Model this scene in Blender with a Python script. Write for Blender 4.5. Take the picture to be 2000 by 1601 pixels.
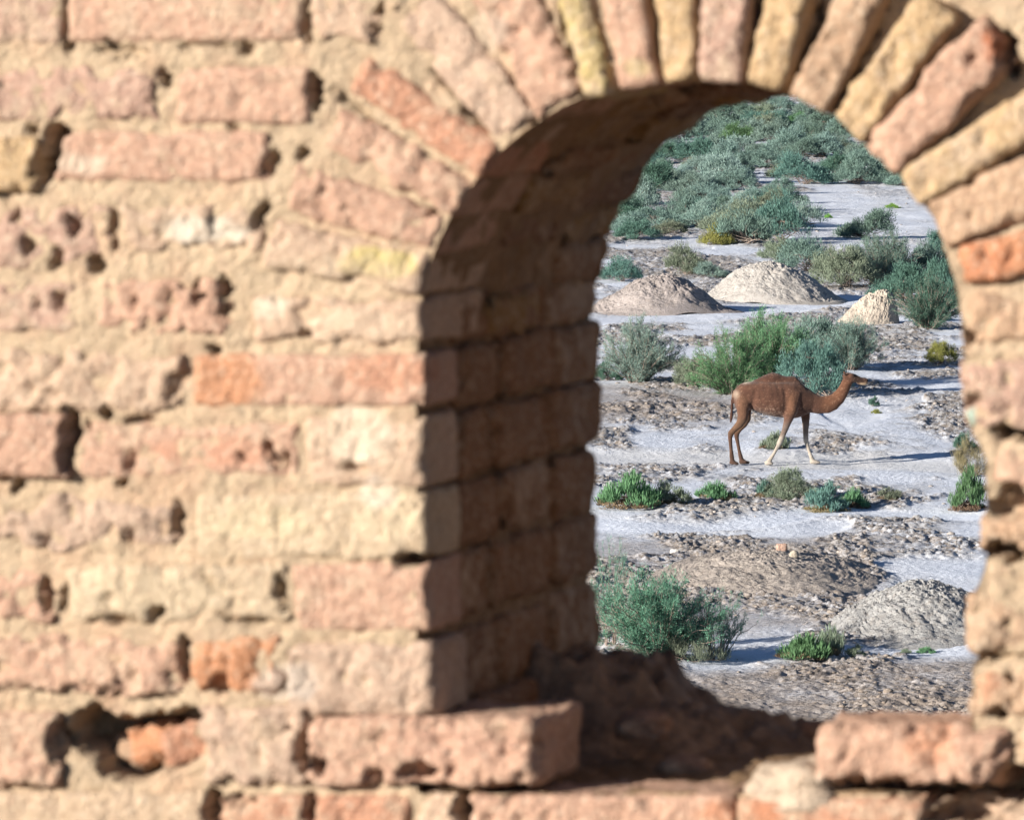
import bpy, math, random
import numpy as np
from mathutils import Vector

S = bpy.context.scene
COL = S.collection
for o in list(bpy.data.objects):
    bpy.data.objects.remove(o)

# ------------------------------------------------------------------ camera
F = 13000.0            # focal length in pixels of the 2000 px wide photograph
YH = -120.0            # row of the horizon
H = 11.3               # eye height above the plain
PITCH = math.atan((800.5 - YH) / F)
CAM = np.array([0.0, 0.0, H])
cd = bpy.data.cameras.new('camera')
cam = bpy.data.objects.new('camera', cd)
COL.objects.link(cam)
cam.location = CAM
cam.rotation_euler = (math.pi / 2 - PITCH, 0, 0)
cd.sensor_width = 36
cd.lens = F / 2000 * 36
cd.clip_start = 0.1
cd.clip_end = 20000
cd.dof.use_dof = True
cd.dof.focus_distance = 145
cd.dof.aperture_fstop = 27
S.camera = cam

# ------------------------------------------------------------------ sky and sun
SUN_EL = math.radians(16)
SUN_AZ = math.radians(34)                    # direction the light travels, from +X towards +Y
trav = Vector((math.cos(SUN_AZ) * math.cos(SUN_EL), math.sin(SUN_AZ) * math.cos(SUN_EL), -math.sin(SUN_EL)))
W = bpy.data.worlds.new('World')
S.world = W
W.use_nodes = True
wn = W.node_tree.nodes
sky = wn.new('ShaderNodeTexSky')
sky.sky_type = 'NISHITA'
sky.sun_disc = False
sky.sun_elevation = SUN_EL
tosun = -trav
sky.sun_rotation = math.atan2(tosun.x, tosun.y)
sky.air_density = 0.65
sky.dust_density = 0.1
sky.ozone_density = 2.0
W.node_tree.links.new(sky.outputs[0], wn['Background'].inputs[0])
wn['Background'].inputs[1].default_value = 0.05
sd = bpy.data.lights.new('sun', 'SUN')
sd.energy = 5.0
sd.angle = math.radians(0.5)
sd.color = (1.0, 0.915, 0.80)
sun = bpy.data.objects.new('sun', sd)
COL.objects.link(sun)
sun.rotation_euler = trav.to_track_quat('-Z', 'Y').to_euler()
sun.location = (-20, -20, 40)
S.view_settings.view_transform = 'Standard'
S.view_settings.look = 'None'
S.view_settings.gamma = 1
S.view_settings.exposure = 1.15
S.render.engine = 'CYCLES'

# ------------------------------------------------------------------ numpy noise
def _h(ix, iy, iz, seed):
    n = (ix * 374761393 + iy * 668265263 + iz * 2147483647 + seed * 974711) & 0xFFFFFFFF
    n = ((n ^ (n >> 13)) * 1274126177) & 0xFFFFFFFF
    n = ((n ^ (n >> 16)) * 2246822519) & 0xFFFFFFFF
    n = n ^ (n >> 15)
    return (n & 0xFFFFFF) / float(0xFFFFFF) * 2 - 1

def n2(x, y, s=0):
    x = np.asarray(x, float); y = np.asarray(y, float)
    ix = np.floor(x).astype(np.int64); iy = np.floor(y).astype(np.int64)
    fx = x - ix; fy = y - iy
    fx = fx * fx * (3 - 2 * fx); fy = fy * fy * (3 - 2 * fy)
    z = np.zeros_like(ix)
    a = _h(ix, iy, z, s); b = _h(ix + 1, iy, z, s); c = _h(ix, iy + 1, z, s); d = _h(ix + 1, iy + 1, z, s)
    return (a * (1 - fx) + b * fx) * (1 - fy) + (c * (1 - fx) + d * fx) * fy

def n3(x, y, z, s=0):
    x = np.asarray(x, float); y = np.asarray(y, float); z = np.asarray(z, float)
    ix = np.floor(x).astype(np.int64); iy = np.floor(y).astype(np.int64); iz = np.floor(z).astype(np.int64)
    f = [x - ix, y - iy, z - iz]
    f = [t * t * (3 - 2 * t) for t in f]
    r = 0
    for dx in (0, 1):
        wx = f[0] if dx else 1 - f[0]
        for dy in (0, 1):
            wy = f[1] if dy else 1 - f[1]
            for dz in (0, 1):
                wz = f[2] if dz else 1 - f[2]
                r = r + _h(ix + dx, iy + dy, iz + dz, s) * wx * wy * wz
    return r

def f2(x, y, o=4, s=0, g=0.5):
    r = 0; a = 1; t = 0
    for k in range(o):
        r = r + a * n2(x * 2 ** k + 17.3 * k, y * 2 ** k + 9.1 * k, s + k); t += a; a *= g
    return r / t

def f3(x, y, z, o=3, s=0, g=0.5):
    r = 0; a = 1; t = 0
    for k in range(o):
        r = r + a * n3(x * 2 ** k + 7.7 * k, y * 2 ** k + 3.1 * k, z * 2 ** k + 5.3 * k, s + k); t += a; a *= g
    return r / t

def sst(a, b, x):
    t = np.clip((x - a) / (b - a), 0, 1)
    return t * t * (3 - 2 * t)

# ------------------------------------------------------------------ object helpers
def mesh_np(name, v, quads=None, tris=None, ngons=None, smooth=True):
    v = np.asarray(v, np.float32)
    me = bpy.data.meshes.new(name)
    me.vertices.add(len(v)); me.vertices.foreach_set('co', v.ravel())
    parts = []; tot = []
    if quads is not None and len(quads):
        q = np.asarray(quads, np.int32); parts.append(q.ravel()); tot.append(np.full(len(q), 4, np.int32))
    if tris is not None and len(tris):
        t = np.asarray(tris, np.int32); parts.append(t.ravel()); tot.append(np.full(len(t), 3, np.int32))
    for g in (ngons or []):
        parts.append(np.asarray(g, np.int32)); tot.append(np.array([len(g)], np.int32))
    li = np.concatenate(parts); lt = np.concatenate(tot)
    ls = np.concatenate([[0], np.cumsum(lt)[:-1]]).astype(np.int32)
    me.loops.add(len(li)); me.loops.foreach_set('vertex_index', li)
    me.polygons.add(len(lt)); me.polygons.foreach_set('loop_start', ls); me.polygons.foreach_set('loop_total', lt)
    if smooth:
        me.polygons.foreach_set('use_smooth', np.ones(len(lt), bool))
    me.update(calc_edges=True)
    me.validate()
    return me

def set_col(me, rgb, name='Col', alpha=None):
    at = me.attributes.new(name, 'FLOAT_COLOR', 'POINT')
    c = np.ones((len(me.vertices), 4), np.float32)
    c[:, :3] = rgb
    if alpha is not None: c[:, 3] = alpha
    at.data.foreach_set('color', c.ravel())

def link(name, me, mat=None, parent=None):
    o = bpy.data.objects.new(name, me)
    COL.objects.link(o)
    if mat is not None:
        if len(me.materials) == 0:
            me.materials.append(mat)
    if parent is not None:
        o.parent = parent
    return o

def tag(o, label=None, cat=None, group=None, kind=None):
    if label: o['label'] = label
    if cat: o['category'] = cat
    if group: o['group'] = group
    if kind: o['kind'] = kind
    return o

def empty(name, loc, rz=0.0):
    o = bpy.data.objects.new(name, None)
    COL.objects.link(o)
    o.location = loc
    o.rotation_euler = (0, 0, rz)
    o.empty_display_size = 0.2
    return o

def grid_quads(nr, nc, wrap=False):
    r = np.arange(nr - 1)[:, None]; c = np.arange(nc if wrap else nc - 1)[None, :]
    c2 = (c + 1) % nc
    return np.stack([r * nc + c, r * nc + c2, (r + 1) * nc + c2, (r + 1) * nc + c], -1).reshape(-1, 4)

# ------------------------------------------------------------------ materials
def newmat(name):
    m = bpy.data.materials.new(name); m.use_nodes = True
    nt = m.node_tree
    b = nt.nodes['Principled BSDF']
    b.inputs['Specular IOR Level'].default_value = 0.15
    b.inputs['Roughness'].default_value = 0.92
    return m, nt, b

def N(nt, t, **kw):
    n = nt.nodes.new(t)
    for k, v in kw.items():
        if k.startswith('i_'):
            n.inputs[int(k[2:])].default_value = v
        else:
            setattr(n, k, v)
    return n

def noise_node(nt, coord, scale, detail=4, rough=0.6):
    n = N(nt, 'ShaderNodeTexNoise')
    n.inputs['Scale'].default_value = scale; n.inputs['Detail'].default_value = detail
    n.inputs['Roughness'].default_value = rough
    nt.links.new(coord, n.inputs['Vector'])
    return n.outputs['Fac']

def ramp(nt, fac, a, b, va=0.0, vb=1.0):
    n = N(nt, 'ShaderNodeMapRange')
    n.inputs[1].default_value = a; n.inputs[2].default_value = b
    n.inputs[3].default_value = va; n.inputs[4].default_value = vb
    nt.links.new(fac, n.inputs[0])
    return n.outputs[0]

def mix(nt, fac, a, b, mode='MIX'):
    n = N(nt, 'ShaderNodeMix', data_type='RGBA', blend_type=mode)
    for s, v in ((n.inputs[0], fac), (n.inputs[6], a), (n.inputs[7], b)):
        if hasattr(v, 'is_linked'): nt.links.new(v, s)
        elif isinstance(v, (int, float)): s.default_value = v
        else: s.default_value = (*v, 1)
    return n.outputs[2]

def bump(nt, bsdf, h, dist, strength=1.0):
    n = N(nt, 'ShaderNodeBump')
    n.inputs['Strength'].default_value = strength; n.inputs['Distance'].default_value = dist
    nt.links.new(h, n.inputs['Height']); nt.links.new(n.outputs[0], bsdf.inputs['Normal'])

MORTAR = np.array([0.545, 0.455, 0.33])

def masonry_mat(name, dust, dustcol, speck=0.0):
    m, nt, b = newmat(name)
    co = N(nt, 'ShaderNodeTexCoord').outputs['Object']
    at = N(nt, 'ShaderNodeAttribute', attribute_name='Col').outputs['Color']
    a = noise_node(nt, co, 26, 6, .68)
    v = noise_node(nt, co, 75, 5, 0.68)
    f = noise_node(nt, co, 200, 3, 0.6)
    # every brick has its own share of clinging mud: shift the mask by the brick's random number
    rnd_ = N(nt, 'ShaderNodeObjectInfo').outputs['Random']
    sh = N(nt, 'ShaderNodeMath', operation='ADD'); nt.links.new(a, sh.inputs[0]); nt.links.new(ramp(nt, rnd_, 0, 1, -.09, .09), sh.inputs[1])
    c = mix(nt, ramp(nt, sh.outputs[0], .53 - dust, .68 - dust, 0, .72), at, dustcol)
    c = mix(nt, ramp(nt, v, .35, .7, .0, .35), c, (0.82, 0.78, 0.72), 'MULTIPLY')
    g = ramp(nt, v, .25, .75, .72, 1.22)
    cc = N(nt, 'ShaderNodeCombineColor')
    for i in range(3): nt.links.new(g, cc.inputs[i])
    c = mix(nt, 1.0, c, cc.outputs[0], 'MULTIPLY')
    spots = ramp(nt, v, .60, .74, 0, .4)
    c = mix(nt, spots, c, (.25, .17, .125))
    if speck:
        g2 = noise_node(nt, co, 125, 4, .6)
        c = mix(nt, ramp(nt, g2, .53, .66, 0, speck), c, (.74, .65, .53))
        c = mix(nt, ramp(nt, g2, .46, .34, 0, speck), c, (.29, .19, .145))
    c = mix(nt, 1.0, c, (.785, .725, .695), 'MULTIPLY')
    nt.links.new(c, b.inputs['Base Color'])
    hsum = N(nt, 'ShaderNodeMath', operation='ADD')
    nt.links.new(v, hsum.inputs[0]); nt.links.new(f, hsum.inputs[1])
    bump(nt, b, hsum.outputs[0], .009, .8)
    return m

M_BRICK = masonry_mat('fired brick', .025, (.58, .475, .36), .42)
M_MORTAR = masonry_mat('mud mortar', -.02, (.56, .44, .33), .18)

# ------------------------------------------------------------------ pixel -> place
cp, sp = math.cos(PITCH), math.sin(PITCH)
def ray(x, y):
    dx = (x - 1000.0) / F; dy = (800.5 - y) / F
    return np.array([dx, cp + dy * sp, -sp + dy * cp])

def ground_at(x, y, z=0.0):
    d = ray(x, y)
    t = (z - H) / d[2]
    return CAM + d * t

TH = math.atan(3834 / F)                     # the wall is turned by this against the line of sight
A_ = np.array([math.cos(TH), -math.sin(TH), 0]); T_ = np.array([math.sin(TH), math.cos(TH), 0])
D_WALL = 7.2
P0 = CAM + ray(1000, 800.5) * D_WALL
TERR = 9.75                                  # level of the roof terrace that wall and photographer stand on
THICK = 0.71
def uv(x, y):
    d = ray(x, y)
    t = np.dot(P0 - CAM, T_) / np.dot(d, T_)
    P = CAM + d * t
    return np.array([np.dot(P - P0, A_), P[2] - TERR])
PXM = 1.0 / (uv(1001, 800)[0] - uv(1000, 800)[0])     # pixels per metre on the wall
# inverse map wall (u, v) -> pixel, vectorised, used to trace marks onto the wall
def wall_px(u, v, w=0.0):
    P = P0[None, :] + np.outer(np.ravel(u), A_) + np.outer(np.ravel(np.zeros_like(u) + w), T_)
    P[:, 2] = np.ravel(v) + TERR
    q = P - CAM
    zc = q[:, 1] * cp - q[:, 2] * sp
    yc = q[:, 1] * sp + q[:, 2] * cp
    return 1000 + F * q[:, 0] / zc, 800.5 - F * yc / zc

# ================================================================== GROUND
def px_of_ground(x, y, z=0.0):
    q2 = z - H
    zc = y * cp - q2 * sp
    yc = y * sp + q2 * cp
    return 1000 + F * x / zc, 800.5 - F * yc / zc

STRIPS = [  # smooth trodden or salt-crusted strips: (x, top row, bottom row), strength, tint
    ([(900, 878, 916), (1165, 880, 915), (1400, 883, 913), (1600, 889, 922), (1900, 892, 922), (2300, 890, 915)], 1.0, 0),
    ([(900, 1000, 1040), (1165, 994, 1036), (1500, 993, 1026), (1900, 995, 1019), (2300, 1000, 1020)], 1.0, 1),
    ([(1290, 1030, 1035), (1420, 1026, 1058), (1560, 1024, 1056), (1660, 1026, 1040)], .75, 1),
    ([(1000, 615, 645), (1165, 611, 640), (1400, 596, 625), (1650, 578, 596), (1900, 563, 580), (2300, 540, 552)], 1.0, 1),
    ([(1660, 1118, 1122), (1740, 1098, 1150), (1900, 1083, 1136), (2200, 1078, 1110)], .9, 1),
    ([(1310, 1250, 1252), (1400, 1236, 1264), (1640, 1238, 1272), (1900, 1250, 1266), (2300, 1262, 1280)], .8, 1),
    ([(1600, 800, 806), (1650, 780, 838), (1740, 770, 815), (1800, 768, 790)], .8, 1),
    ([(1500, 420, 430), (1590, 372, 478), (1700, 368, 484), (1860, 360, 484), (2100, 350, 470)], .8, 1),
    ([(1560, 222, 224), (1600, 216, 232), (1680, 214, 232)], .9, 1),
    ([(1300, 286, 290), (1340, 283, 300), (1500, 284, 302), (1520, 290, 295)], .7, 1),
    ([(1190, 474, 480), (1230, 462, 484), (1340, 464, 482), (1400, 478, 484)], .6, 1),
]
def strip_masks(px, py):
    m = np.zeros_like(px); salt = np.zeros_like(px)
    for pts, st, tint in STRIPS:
        p = np.array(pts, float)
        t = np.interp(px, p[:, 0], p[:, 1], left=-1e4, right=-1e4)
        bt = np.interp(px, p[:, 0], p[:, 2], left=-1e4, right=-1e4)
        soft = np.maximum((bt - t) * .28, 3)
        k = np.minimum(sst(-soft, soft, py - t), sst(-soft, soft, bt - py)) * st
        m = np.maximum(m, k)
        if tint: salt = np.maximum(salt, k)
    return m, salt

def ground_fields(x, y):
    x = np.asarray(x, float); y = np.asarray(y, float)
    wx = x + .9 * f2(x * .35, y * .12, 3, 91); wy = y + 3.2 * f2(x * .3, y * .1, 3, 92)
    yy = np.maximum(wy, 40)
    px, py = px_of_ground(wx, yy)
    smooth, salt = strip_masks(px, py)
    brown = sst(1262, 1300, py) * (y > 20)
    brown = np.maximum(brown, .75 * sst(742, 765, py) * (1 - sst(800, 850, py)) * (1 - sst(1380, 1480, px)))
    brown = np.maximum(brown, .55 * sst(1040, 1070, py) * (1 - sst(1200, 1240, py)) * (1 - sst(1640, 1760, px)))
    far = sst(180, 320, y)
    patch = f2(x * .55, y * .22, 4, 5)
    rough = (.10 + 1.25 * sst(-.20, .20, patch + .35 * f2(x * 1.6, y * .8, 3, 7))) * (1 - .93 * smooth)
    low = f2(x * .8, y * .35, 3, 11)
    rid = 1 - np.abs(f2(x * 1.7, y * 1.1, 4, 21)) * 2.2
    clod = np.clip(f2(x * 2.1 + .5 * y, y * 1.7, 6, 31, .80) * 1.25, -.35, .8)
    fine = f2(x * 14, y * 10, 2, 41)
    h = rough * (.045 * rid + .065 * clod + .04 * fine) + .05 * low + .006 * fine
    near = sst(1270, 1310, py)
    h = h * (1 - .55 * near) + near * (.03 * clod + .035 * f2(x * 9 + 2 * y, y * 7, 3, 47, .6))
    h = h - .05 * smooth
    return h, smooth, salt, brown, patch, clod, rough

def ground_z(x, y):
    return float(ground_fields(np.array([x]), np.array([y]))[0][0])

def build_ground():
    core = np.arange(-.004, .092, .00028)
    left = -.004 - np.cumsum(np.geomspace(.0006, .012, 60)); right = .092 + np.cumsum(np.geomspace(.0006, .012, 60))
    far_l = np.linspace(left[-1], -math.pi, 24)[1:]; far_r = np.linspace(right[-1], math.pi, 24)[1:-1]
    ang = np.concatenate([far_l[::-1], left[::-1], core, right, far_r])
    rr = [3.0]
    while rr[-1] < 80: rr.append(rr[-1] * 1.06 + .2)
    r = 84.0
    while r < 620:
        rr.append(r); r += .052 * (r / 95) ** 1.75
    while r < 9000: rr.append(r); r *= 1.12
    rr = np.array(rr)
    R, A = np.meshgrid(rr, ang, indexing='ij')
    X = R * np.sin(A); Y = R * np.cos(A)
    h, smooth, salt, brown, patch, clod, rough = ground_fields(X.ravel(), Y.ravel())
    fade = 1 - sst(700, 1500, R.ravel())
    v = np.stack([X.ravel(), Y.ravel(), h * fade], -1)
    q = grid_quads(len(rr), len(ang), wrap=True)
    # base colours: pale salt crust, grey-tan crumbled crust, brown soil
    Salt = np.array([.68, .735, .84]); Crust = np.array([.40, .405, .42]); Soil = np.array([.33, .285, .255]); Path = np.array([.64, .65, .67])
    x, y = X.ravel(), Y.ravel()
    s = np.clip(.62 - 1.3 * patch - .55 * np.clip(clod, 0, 1) + .5 * f2(x * 2.2, y * 1.3, 3, 61), 0, 1)[:, None]
    c = Crust * (1 - s) + Salt * s * .95
    b = (brown * np.clip(.75 + .5 * f2(x * .9, y * .5, 3, 71), 0, 1))[:, None]
    c = c * (1 - b) + Soil * b * (1 + .25 * patch[:, None])
    k = smooth[:, None]; sa = salt[:, None]
    c = c * (1 - k * .85) + (Path * (1 - sa) + Salt * sa) * k * .85
    me = mesh_np('ground', v, q)
    set_col(me, c, alpha=np.clip(rough * .75 + brown * .5, 0, 1) * (1 - .8 * smooth))
    print('ground verts', len(v))
    m, nt, bs = newmat('salt crust')
    co = N(nt, 'ShaderNodeTexCoord').outputs['Object']
    an = N(nt, 'ShaderNodeAttribute', attribute_name='Col'); at = an.outputs['Color']
    n1 = noise_node(nt, co, 1.6, 6, .7)
    nf = noise_node(nt, co, 8, 5, .72)
    nm = noise_node(nt, co, 3.2, 5, .72)
    c1 = mix(nt, ramp(nt, n1, .5, .75, 0, .12), at, (.68, .735, .84))
    fl = N(nt, 'ShaderNodeMath', operation='MULTIPLY'); nt.links.new(an.outputs['Alpha'], fl.inputs[0]); nt.links.new(ramp(nt, nf, .45, .57, 0, .9), fl.inputs[1])
    c1 = mix(nt, fl.outputs[0], c1, (.17, .145, .125))
    fm = N(nt, 'ShaderNodeMath', operation='MULTIPLY'); nt.links.new(an.outputs['Alpha'], fm.inputs[0]); nt.links.new(ramp(nt, nm, .46, .60, 0, .7), fm.inputs[1])
    c1 = mix(nt, fm.outputs[0], c1, (.25, .205, .17))
    nt.links.new(c1, bs.inputs['Base Color'])
    bump(nt, bs, nf, .055, .9)
    return tag(link('ground', me, m), kind='structure'), m

GROUND, M_GROUND = build_ground()

# terrace block under wall and photographer (never in view from here)
def build_terrace():
    b = []
    for (u, w) in ((-9, -7), (9, -7), (9, THICK + .5), (-9, THICK + .5)):
        p = P0 + A_ * u + T_ * w
        b.append((p[0], p[1]))
    v = [(x, y, -.3) for x, y in b] + [(x, y, TERR) for x, y in b]
    me = mesh_np('roof_terrace', v, [(0, 1, 2, 3), (4, 5, 6, 7), (0, 1, 5, 4), (1, 2, 6, 5), (2, 3, 7, 6), (3, 0, 4, 7)], smooth=False)
    m, nt, bs = newmat('terrace mud plaster')
    co = N(nt, 'ShaderNodeTexCoord').outputs['Object']
    c = mix(nt, noise_node(nt, co, 3, 6), (.13, .10, .075), (.20, .16, .12))
    nt.links.new(c, bs.inputs['Base Color'])
    return tag(link('roof_terrace', me, m), kind='structure')
build_terrace()

# ================================================================== WALL
WALL = empty('brick_wall', (P0[0], P0[1], TERR), -TH)
tag(WALL, 'weathered brick and mud mortar wall pierced by a small round arched opening', 'wall')

# opening outline (mortar line, a little behind the brick ends), in photograph pixels
CX, CY, RA = 1345.0, 680.0, 525.0
def outline_px(off=0.0):
    p = [(812 - off, 1552), (812 - off, 1300), (812 - off, 1000), (812 - off, 680)]
    for a in np.linspace(178, 2, 60):
        p.append((CX + (RA + 8 + off) * math.cos(math.radians(a)), CY - (RA + 8 + off) * math.sin(math.radians(a))))
    p += [(1882 + off, 700), (1892 + off, 830), (1925 + off, 900), (1925 + off, 1100), (1895 + off, 1200), (1898 + off, 1390), (1898 + off, 1552)]
    return p
OUT = np.array([uv(*q) for q in outline_px()])

# gouges: dark gaps, pits and missing mortar (x, y, rx, ry, depth, angle)
GOUGE = [
    (612, 180, 15, 42, .055, -12), (96, 300, 20, 58, .06, 15), (118, 262, 22, 10, .04, 0), (316, 152, 11, 17, .035, 0), (586, 299, 10, 10, .03, 0),
    (508, 425, 9, 34, .04, 25), (524, 325, 12, 30, .02, 15), (140, 440, 11, 26, .03, -10), (221, 452, 8, 36, .03, 0), (185, 512, 15, 16, .03, 0),
    (50, 480, 14, 20, .02, -30), (110, 505, 9, 20, .02, 20), (388, 575, 9, 30, .035, 0), (440, 562, 10, 22, .04, 0), (438, 615, 8, 18, .03, 0), (75, 592, 8, 14, .02, 0), (115, 590, 10, 22, .02, 0),
    (262, 592, 8, 14, .018, 0), (340, 755, 12, 36, .022, 25), (420, 685, 14, 12, .03, 0), (136, 860, 13, 62, .07, 8), (205, 808, 10, 14, .035, 0), (170, 835, 8, 10, .03, 0),
    (270, 822, 30, 7, .02, 0), (255, 900, 9, 24, .018, 0), (528, 885, 10, 30, .03, -15), (555, 900, 10, 20, .025, -15), (470, 890, 14, 12, .018, 0), (600, 655, 26, 6, .02, 0),
    (240, 946, 11, 9, .035, 0), (36, 950, 13, 11, .035, 0), (345, 1020, 10, 36, .035, 5), (250, 1045, 12, 20, .02, 0), (85, 1052, 16, 12, .02, 0), (690, 915, 30, 8, .02, 0),
    (92, 1165, 10, 42, .035, 5), (124, 1168, 8, 34, .03, 5), (552, 1160, 9, 46, .045, -8), (404, 1130, 8, 22, .022, -20), (306, 1195, 20, 10, .03, -30), (220, 1208, 50, 7, .02, 0), (480, 1210, 50, 7, .018, 0),
    (361, 1285, 8, 42, .035, 0), (180, 1345, 60, 9, .015, 0), (430, 1340, 16, 18, .02, 0), (265, 1452, 118, 50, .10, 4), (172, 1425, 40, 46, .09, 20), (330, 1415, 60, 26, .07, -15), (250, 1500, 60, 22, .09, 0), (112, 1450, 10, 48, .035, 0), (590, 1470, 18, 40, .045, 0),
    (625, 1490, 12, 18, .05, 0), (820, 1505, 44, 16, .035, 0), (735, 1510, 20, 9, .03, 0), (905, 1582, 13, 32, .07, 0), (416, 1580, 16, 34, .05, -10), (470, 1566, 34, 9, .03, 0), (602, 1580, 12, 26, .035, 0),
    (1000, 1540, 30, 10, .03, 0), (1885, 1553, 135, 22, .10, 3), (1980, 1520, 40, 26, .09, 0), (1880, 1592, 72, 24, .10, 0), (1720, 1536, 90, 9, .05, 3), (1965, 845, 34, 15, .06, 8), (1900, 780, 20, 14, .03, 0), (1965, 1078, 44, 14, .06, 5), (1970, 990, 40, 22, .03, 0), (1972, 960, 16, 18, .03, 0),
    (1963, 110, 16, 42, .06, 0), (800, 1092, 40, 10, .06, -5), (1888, 655, 14, 16, .02, 0), (1965, 1325, 12, 10, .03, 0), (1945, 1392, 16, 14, .03, 0), (1905, 1288, 30, 7, .03, 0), (1950, 700, 80, 8, .006, 0), (1965, 1285, 60, 6, .015, 0),
    (955, 130, 8, 140, .04, -38), (838, 412, 10, 8, .03, 0), (736, 40, 8, 36, .025, 10), (598, 40, 8, 50, .018, 0), (130, 45, 9, 60, .018, 0), (400, 90, 60, 8, .012, 0), (240, 100, 60, 8, .012, 0),
    (1120, 110, 10, 100, .03, -17), (1284, 70, 9, 110, .05, -6), (1361, 70, 7, 110, .055, 0), (1462, 70, 10, 110, .05, 8), (1555, 110, 10, 110, .05, 20), (1640, 150, 9, 110, .05, 32), (1850, 210, 10, 150, .05, 46),
    (900, 200, 8, 90, .02, -42), (720, 230, 7, 90, .014, -56), (1840, 330, 9, 120, .035, 56), (1900, 450, 90, 9, .03, -20), (1700, 190, 12, 60, .03, 40), (1745, 120, 12, 60, .025, 40),
    (30, 420, 10, 18, .02, 0), (455, 250, 14, 12, .012, 0), (60, 250, 12, 10, .02, 0), (215, 85, 10, 10, .02, 0), (480, 95, 14, 14, .02, 0),
]
GOUGE = [(x, y, rx, ry, d, math.radians(a)) for (x, y, rx, ry, d, a) in GOUGE]
def gouge_depth(px, py, k=1.0, lines=True):
    g = np.zeros_like(px)
    jx = px + 16 * f2(px * .05, py * .05, 4, 201, .6); jy = py + 16 * f2(px * .05, py * .05, 4, 207, .6)
    for (x, y, rx, ry, d, a) in GOUGE:
        if not lines and max(rx, ry) >= 60 and y < 500: continue
        R = max(rx, ry) * 1.6
        i = np.where((np.abs(px - x) < R + 10) & (np.abs(py - y) < R + 10))[0]
        if not len(i): continue
        dx = jx[i] - x; dy = jy[i] - y
        e1 = dx * math.cos(a) + dy * math.sin(a); e2 = -dx * math.sin(a) + dy * math.cos(a)
        q = (e1 / rx) ** 2 + (e2 / ry) ** 2
        g[i] = np.maximum(g[i], d * sst(1.35, .55, q))
    return g * k

# stains and colour marks with a shape of their own (x, y, rx, ry, colour, strength)
PATCH = [
    (395, 448, 95, 24, (.68, .66, .58), .9), (738, 512, 80, 36, (.58, .53, .22), .85), (435, 745, 85, 70, (.56, .29, .16), .8), (760, 725, 90, 36, (.56, .30, .20), .7), (500, 1020, 110, 40, (.66, .585, .41), .7),
    (700, 850, 80, 60, (.78, .70, .58), .75), (445, 1290, 110, 90, (.56, .30, .17), .6), (560, 1330, 70, 40, (.58, .55, .50), .7), (410, 880, 130, 30, (.58, .30, .20), .5), (530, 600, 40, 20, (.75, .70, .58), .7),
    (160, 320, 60, 25, (.72, .66, .55), .6), (290, 1160, 150, 45, (.60, .53, .39), .5), (1550, 1530, 70, 40, (.78, .74, .64), .9), (1180, 60, 40, 70, (.62, .54, .16), .0), (1895, 815, 9, 13, (.45, .80, .74), 1.0),
    (1820, 1450, 50, 40, (.62, .32, .20), .6), (1945, 80, 26, 40, (.55, .22, .12), .9), (1920, 510, 60, 40, (.60, .22, .10), .5), (640, 540, 160, 50, (.58, .50, .37), .5), (700, 640, 120, 40, (.70, .58, .45), .6), (1245, 135, 34, 20, (.62, .55, .32), .7), (960, 60, 40, 40, (.60, .54, .46), .5),
    (1450, 1590, 90, 30, (.58, .26, .14), .6), (900, 1450, 140, 40, (.58, .38, .30), .5), (330, 1455, 50, 40, (.55, .25, .10), .8), (20, 900, 0.1, 0.1, (.5, .3, .2), 0), (1925, 1320, 30, 40, (.62, .34, .22), .7), (760, 1010, 60, 50, (.76, .68, .50), .6), (740, 960, 40, 30, (.80, .74, .64), .7),
]
def tint(px, py, base, plaster=False):
    c = np.array(base, float)
    if c.ndim == 1: c = np.tile(c, (len(px), 1))
    jx = px + 14 * f2(px * .03, py * .03, 3, 301); jy = py + 14 * f2(px * .03, py * .03, 3, 307)
    for (x, y, rx, ry, col, st) in PATCH:
        if st <= 0 or (plaster and col[2] < .3): continue
        q = ((jx - x) / rx) ** 2 + ((jy - y) / ry) ** 2
        k = (st * sst(1.3, .5, q))[:, None]
        c = c * (1 - k) + np.array(col) * k
    return c

def recess_map(px, py):
    ang = np.degrees(np.arctan2(CY - py, px - CX)); rad = np.hypot(px - CX, py - CY)
    ring = sst(480, 520, rad) * (1 - sst(830, 900, rad)) * (py < CY + 10)
    right = ring * (1 - sst(88, 112, ang)) * sst(18, 34, ang)
    return .0026 + .004 * ring + .024 * right + .006 * sst(1180, 1400, py) * (1 - ring)

def seg_dist(P, poly):
    """distance of points to a closed polygon, nearest point, inside flag"""
    best = np.full(len(P), 1e9); near = np.zeros_like(P); inside = np.zeros(len(P), bool)
    n = len(poly)
    for i in range(n):
        a = poly[i]; b = poly[(i + 1) % n]
        ab = b - a; t = np.clip(((P - a) @ ab) / (ab @ ab), 0, 1)
        q = a + t[:, None] * ab
        d = np.hypot(*(P - q).T)
        m = d < best
        best[m] = d[m]; near[m] = q[m]
        cond = ((a[1] > P[:, 1]) != (b[1] > P[:, 1]))
        with np.errstate(divide='ignore', invalid='ignore'):
            xi = (b[0] - a[0]) * (P[:, 1] - a[1]) / (b[1] - a[1]) + a[0]
        inside ^= cond & (P[:, 0] < xi)
    return best, near, inside

U0, V1 = uv(-160, 800)[0], uv(1000, -160)[1]
U1, V0 = uv(2160, 800)[0], uv(1000, 1760)[1]
WTOP = 2.15

def front_w(px, py):
    w = recess_map(px, py) + .0065 * f2(px * .013, py * .018, 4, 101) + .0038 * f2(px * .045, py * .06, 4, 111, .62) + .003 * np.abs(f2(px * .11, py * .11, 3, 121))
    return w + gouge_depth(px, py)

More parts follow.
